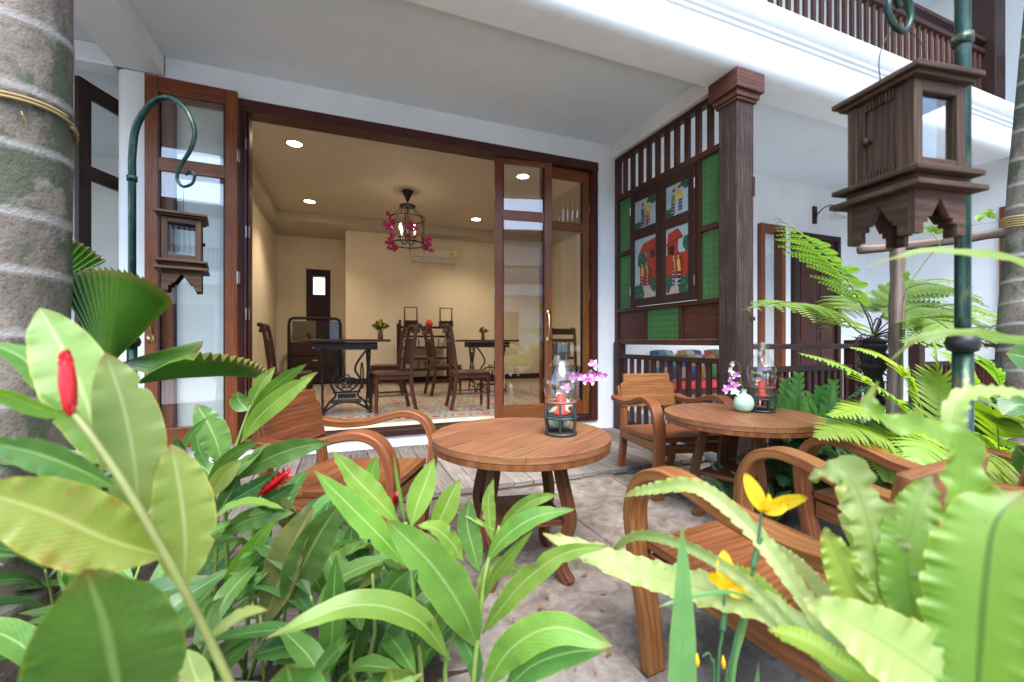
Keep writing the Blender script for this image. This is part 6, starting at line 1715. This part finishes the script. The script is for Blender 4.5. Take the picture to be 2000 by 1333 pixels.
# ---- crimped nest fern close to the lens, lower right
nb = at(1840, 1480, .62); nb.z = 0.0
NF = thing('nest_fern', 'bird-nest fern with long crimped pale leaves in the lower right foreground', 'fern', tuple(nb))
cen = at(1800, 1400, .60)
S1 = {'prof': 'nest', 'wave': (.10, 14), 'serr': .22, 'nl': 130, 'na': 12, 'fold': .15}
S2 = {'prof': 'ribbon', 'wave': (.085, 26), 'serr': .34, 'nl': 170, 'na': 8, 'fold': .25}
S3 = {'prof': 'nest', 'wp': 2, 'wave': (.24, 9), 'serr': .25, 'nl': 100, 'na': 12, 'fold': .3}
traced(NF, nb, [
    (dd((.60, 1.00), (1760, 1400), (1640, 1275), (1500, 1190), (1370, 1150), (1230, 1110), (1060, 1042)), 66, 'nest_pale', 10, S1),
    (dd((.62, 1.02), (1740, 1380), (1640, 1270), (1545, 1130), (1460, 1025), (1360, 950), (1270, 955), (1214, 970)), 33, 'nest_pale', -12, S2),
    (dd((.62, .92), (1760, 1390), (1665, 1250), (1600, 1150), (1550, 1095), (1492, 1052)), 34, 'nest_pale', 20, S2),
    (dd((.62, 1.02), (1700, 1380), (1560, 1240), (1450, 1130), (1330, 1062), (1240, 1046), (1188, 1082)), 24, 'nest_pale', -25, S2),
    (dd((.62, .95), (1700, 1390), (1560, 1230), (1480, 1140), (1420, 1100)), 40, 'nest', 30, S2),
    (dd((.60, .66), (1770, 1400), (1720, 1280), (1665, 1150), (1610, 1030)), 78, 'nest', -15, S1),
    (dd((.60, .70), (1790, 1400), (1745, 1230), (1715, 1110), (1690, 1000), (1650, 925), (1580, 935)), 92, 'nest_pale', 18, S3),
    (dd((.60, .74), (1770, 1390), (1720, 1200), (1690, 1060), (1665, 960), (1690, 900)), 58, 'nest_pale', -20, S3),
    (dd((.58, .66), (1830, 1420), (1795, 1240), (1772, 1110), (1785, 1010), (1820, 930)), 96, 'nest', 10, S1),
    (dd((.50, .52), (1900, 1480), (1912, 1300), (1925, 1130), (1945, 1020), (2000, 960)), 175, 'nest_deep', -10, {'prof': 'nest', 'wave': (.075, 10), 'serr': .14, 'nl': 110, 'na': 14, 'fold': .22}),
    (dd((.56, .60), (1870, 1420), (1868, 1180), (1872, 1020), (1880, 930), (1868, 862), (1800, 838), (1740, 825), (1700, 795), (1712, 745)), 62, 'nest', 18, S3),
    (dd((.60, .64), (1890, 1400), (1890, 1050), (1880, 900), (1862, 830), (1880, 775), (1940, 765), (2040, 772)), 40, 'nest_pale', -20, S2),
    (dd((.62, .70), (2050, 1300), (2060, 700), (2060, 560), (1990, 512), (1900, 495), (1800, 492), (1690, 520)), 26, 'nest', 35, {'prof': 'ribbon', 'wave': (.10, 12), 'serr': .2, 'nl': 80, 'na': 4, 'fold': .25}),
    (dd((.62, .70), (2060, 1300), (2080, 800), (2040, 690), (1960, 662), (1860, 650), (1790, 665), (1738, 705)), 30, 'nest_deep', 30, {'prof': 'ribbon', 'wave': (.10, 12), 'serr': .2, 'nl': 80, 'na': 4, 'fold': .25}),
    (dd((.50, .56), (2040, 1520), (1900, 1380), (1780, 1290), (1660, 1215), (1560, 1170)), 190, 'nest_pale', -14, {'prof': 'ginger', 'wave': (.05, 12), 'serr': .12, 'nl': 90, 'na': 10, 'fold': .15}),
    (dd((.6, .68), (1760, 1400), (1700, 1330), (1640, 1300), (1580, 1260), (1500, 1230)), 60, 'nest', 35, S2),
    (dd((.62, .70), (1850, 1420), (1830, 1300), (1840, 1180), (1850, 1090)), 60, 'nest_deep', 30, S1),
])
# ---- yellow walking-iris
ib = at(1390, 1560, .80); ib.z = 0
IR = thing('yellow_iris', 'two yellow iris flowers on thin stalks with one upright sword leaf', 'flower', tuple(ib))
traced(IR, ib, [
    (dd((.72, .76), (1330, 1600), (1332, 1330), (1334, 1170), (1332, 1017)), 56, 'blade', 6, {'prof': 'iris', 'nl': 30, 'fold': .1}),
    (dd((.80, .82), (1410, 1600), (1425, 1330), (1450, 1230), (1480, 1130)), 20, 'blade', 20, {'prof': 'iris', 'nl': 20}),
    (dd((.80, .82), (1480, 1600), (1475, 1400), (1478, 1340), (1482, 1290)), 22, 'blade', 10, {'prof': 'iris', 'nl': 14}),
    (dd((.78, .74), (1470, 1172), (1420, 1156), (1350, 1166), (1285, 1186)), 9, 'blade', 20, {'prof': 'ribbon'}),
])
stemtube(IR, ib, [ib, at(1424, 1330, .80), at(1455, 1180, .80), at(1478, 1080, .80), at(1487, 1000, .80)], .0035, .0025, 'stemd')
stemtube(IR, ib, [ib, at(1402, 1330, .80), at(1410, 1240, .80), at(1416, 1150, .80)], .0032, .0025, 'stemd')
stemtube(IR, ib, [ib, at(1395, 1340, .80), at(1390, 1290, .80), at(1383, 1275, .80), at(1372, 1283, .80)], .002, .0015, 'stemd')
stemtube(IR, ib, [at(1470, 1108, .8), at(1480, 1070, .8), at(1485, 1048, .8)], .006, .0045, 'stemd', 'spathe')
stemtube(IR, ib, [at(1411, 1230, .8), at(1415, 1200, .8), at(1417, 1180, .8)], .006, .004, 'stemd', 'spathe')
def iris_flower(c, pet):
    mb = MB(); c = at(*c)
    for dx, dy, w, tilt, cup in pet:
        d = (cr * dx + cu_ * -dy) * (.8 / FPX)
        petal(mb, c - ib, d + cv * d.length * tilt, cv + cu_ * .4 + cr * (.5 if dx > 0 else -.5), d.length, w * .8 / FPX, 0, cup, 10)
    mb.build('flower', M['petaly'], IR, smooth=True)
iris_flower((1492, 1000, .8), ((-30, -70, 30, -.1, -.25), (64, -42, 30, .1, .45), (40, -20, 22, .5, -.3), (12, -34, 22, .3, -.5), (-12, -28, 16, .6, .5), (26, -26, 16, .2, .3), (2, -20, 14, .8, .2)))
iris_flower((1418, 1150, .8), ((0, -70, 32, -.1, -.2), (-46, -46, 20, .1, .35), (-26, -26, 18, .5, -.3), (54, -12, 24, .2, -.35), (34, 8, 20, .6, .3), (44, -34, 14, .1, .3), (14, -26, 18, .5, -.3)))
for c in ((1363, 1288), (1414, 1292)):
    a, b = at(c[0], c[1] + 14, .8), at(c[0] - 2, c[1] - 12, .8)
    MB().tube([a - ib, a.lerp(b, .4) - ib, b - ib], .004, 8, scale=[.5, 1, .2]).build('flower_bud', M['petaly'], IR, smooth=True)

# ---- scattered dry bits on the paving
random.seed(77)
lt = MB()
for k in range(150):
    x, yy = random.uniform(.35, 1.5), random.uniform(.75, 2.6)
    if random.random() < .4: x, yy = random.uniform(.3, .75), random.uniform(1.0, 1.8)
    a = random.random() * 6.28; L_ = random.choice((.008, .012, .02, .035)); d = Vector((math.cos(a), math.sin(a), random.uniform(-.05, .15)))
    petal(lt, (x, yy, .010 + L_ * .1), d, (random.uniform(-.3, .3), random.uniform(-.3, .3), 1), L_, L_ * .4, 0, random.uniform(-.2, .3), 3)
lo_ = lt.build('leaf_litter', plain('dry_leaf', (.17, .095, .04), .85))
lo_['kind'] = 'stuff'; tag(lo_, 'small dry leaf scraps scattered over the stone paving', 'litter')

# ---- crowns of the two palms, above the picture
for o_ in [q for q in bpy.data.objects if q.name.startswith('palm_tree')]:
    left = o_.location.x < 0
    top = Vector((-1.11, 2.0, 6.15)) if left else Vector((3.52, .85, 5.35))
    for k in range(9):
        a = k * 2 * math.pi / 9 + (.2 if left else .5)
        if left and math.sin(a) > .5: continue
        d = Vector((math.cos(a), math.sin(a), 0)); L_ = 1.5
        frond(o_, Vector(o_.location), [top, top + d * L_ * .4 + Vector((0, 0, .45)), top + d * L_ * .8 + Vector((0, 0, .35)), top + d * L_ * 1.15 + Vector((0, 0, -.2))], .38, 'fern_dark2', n=30, pw=.09, rr=.016, droop=.5)
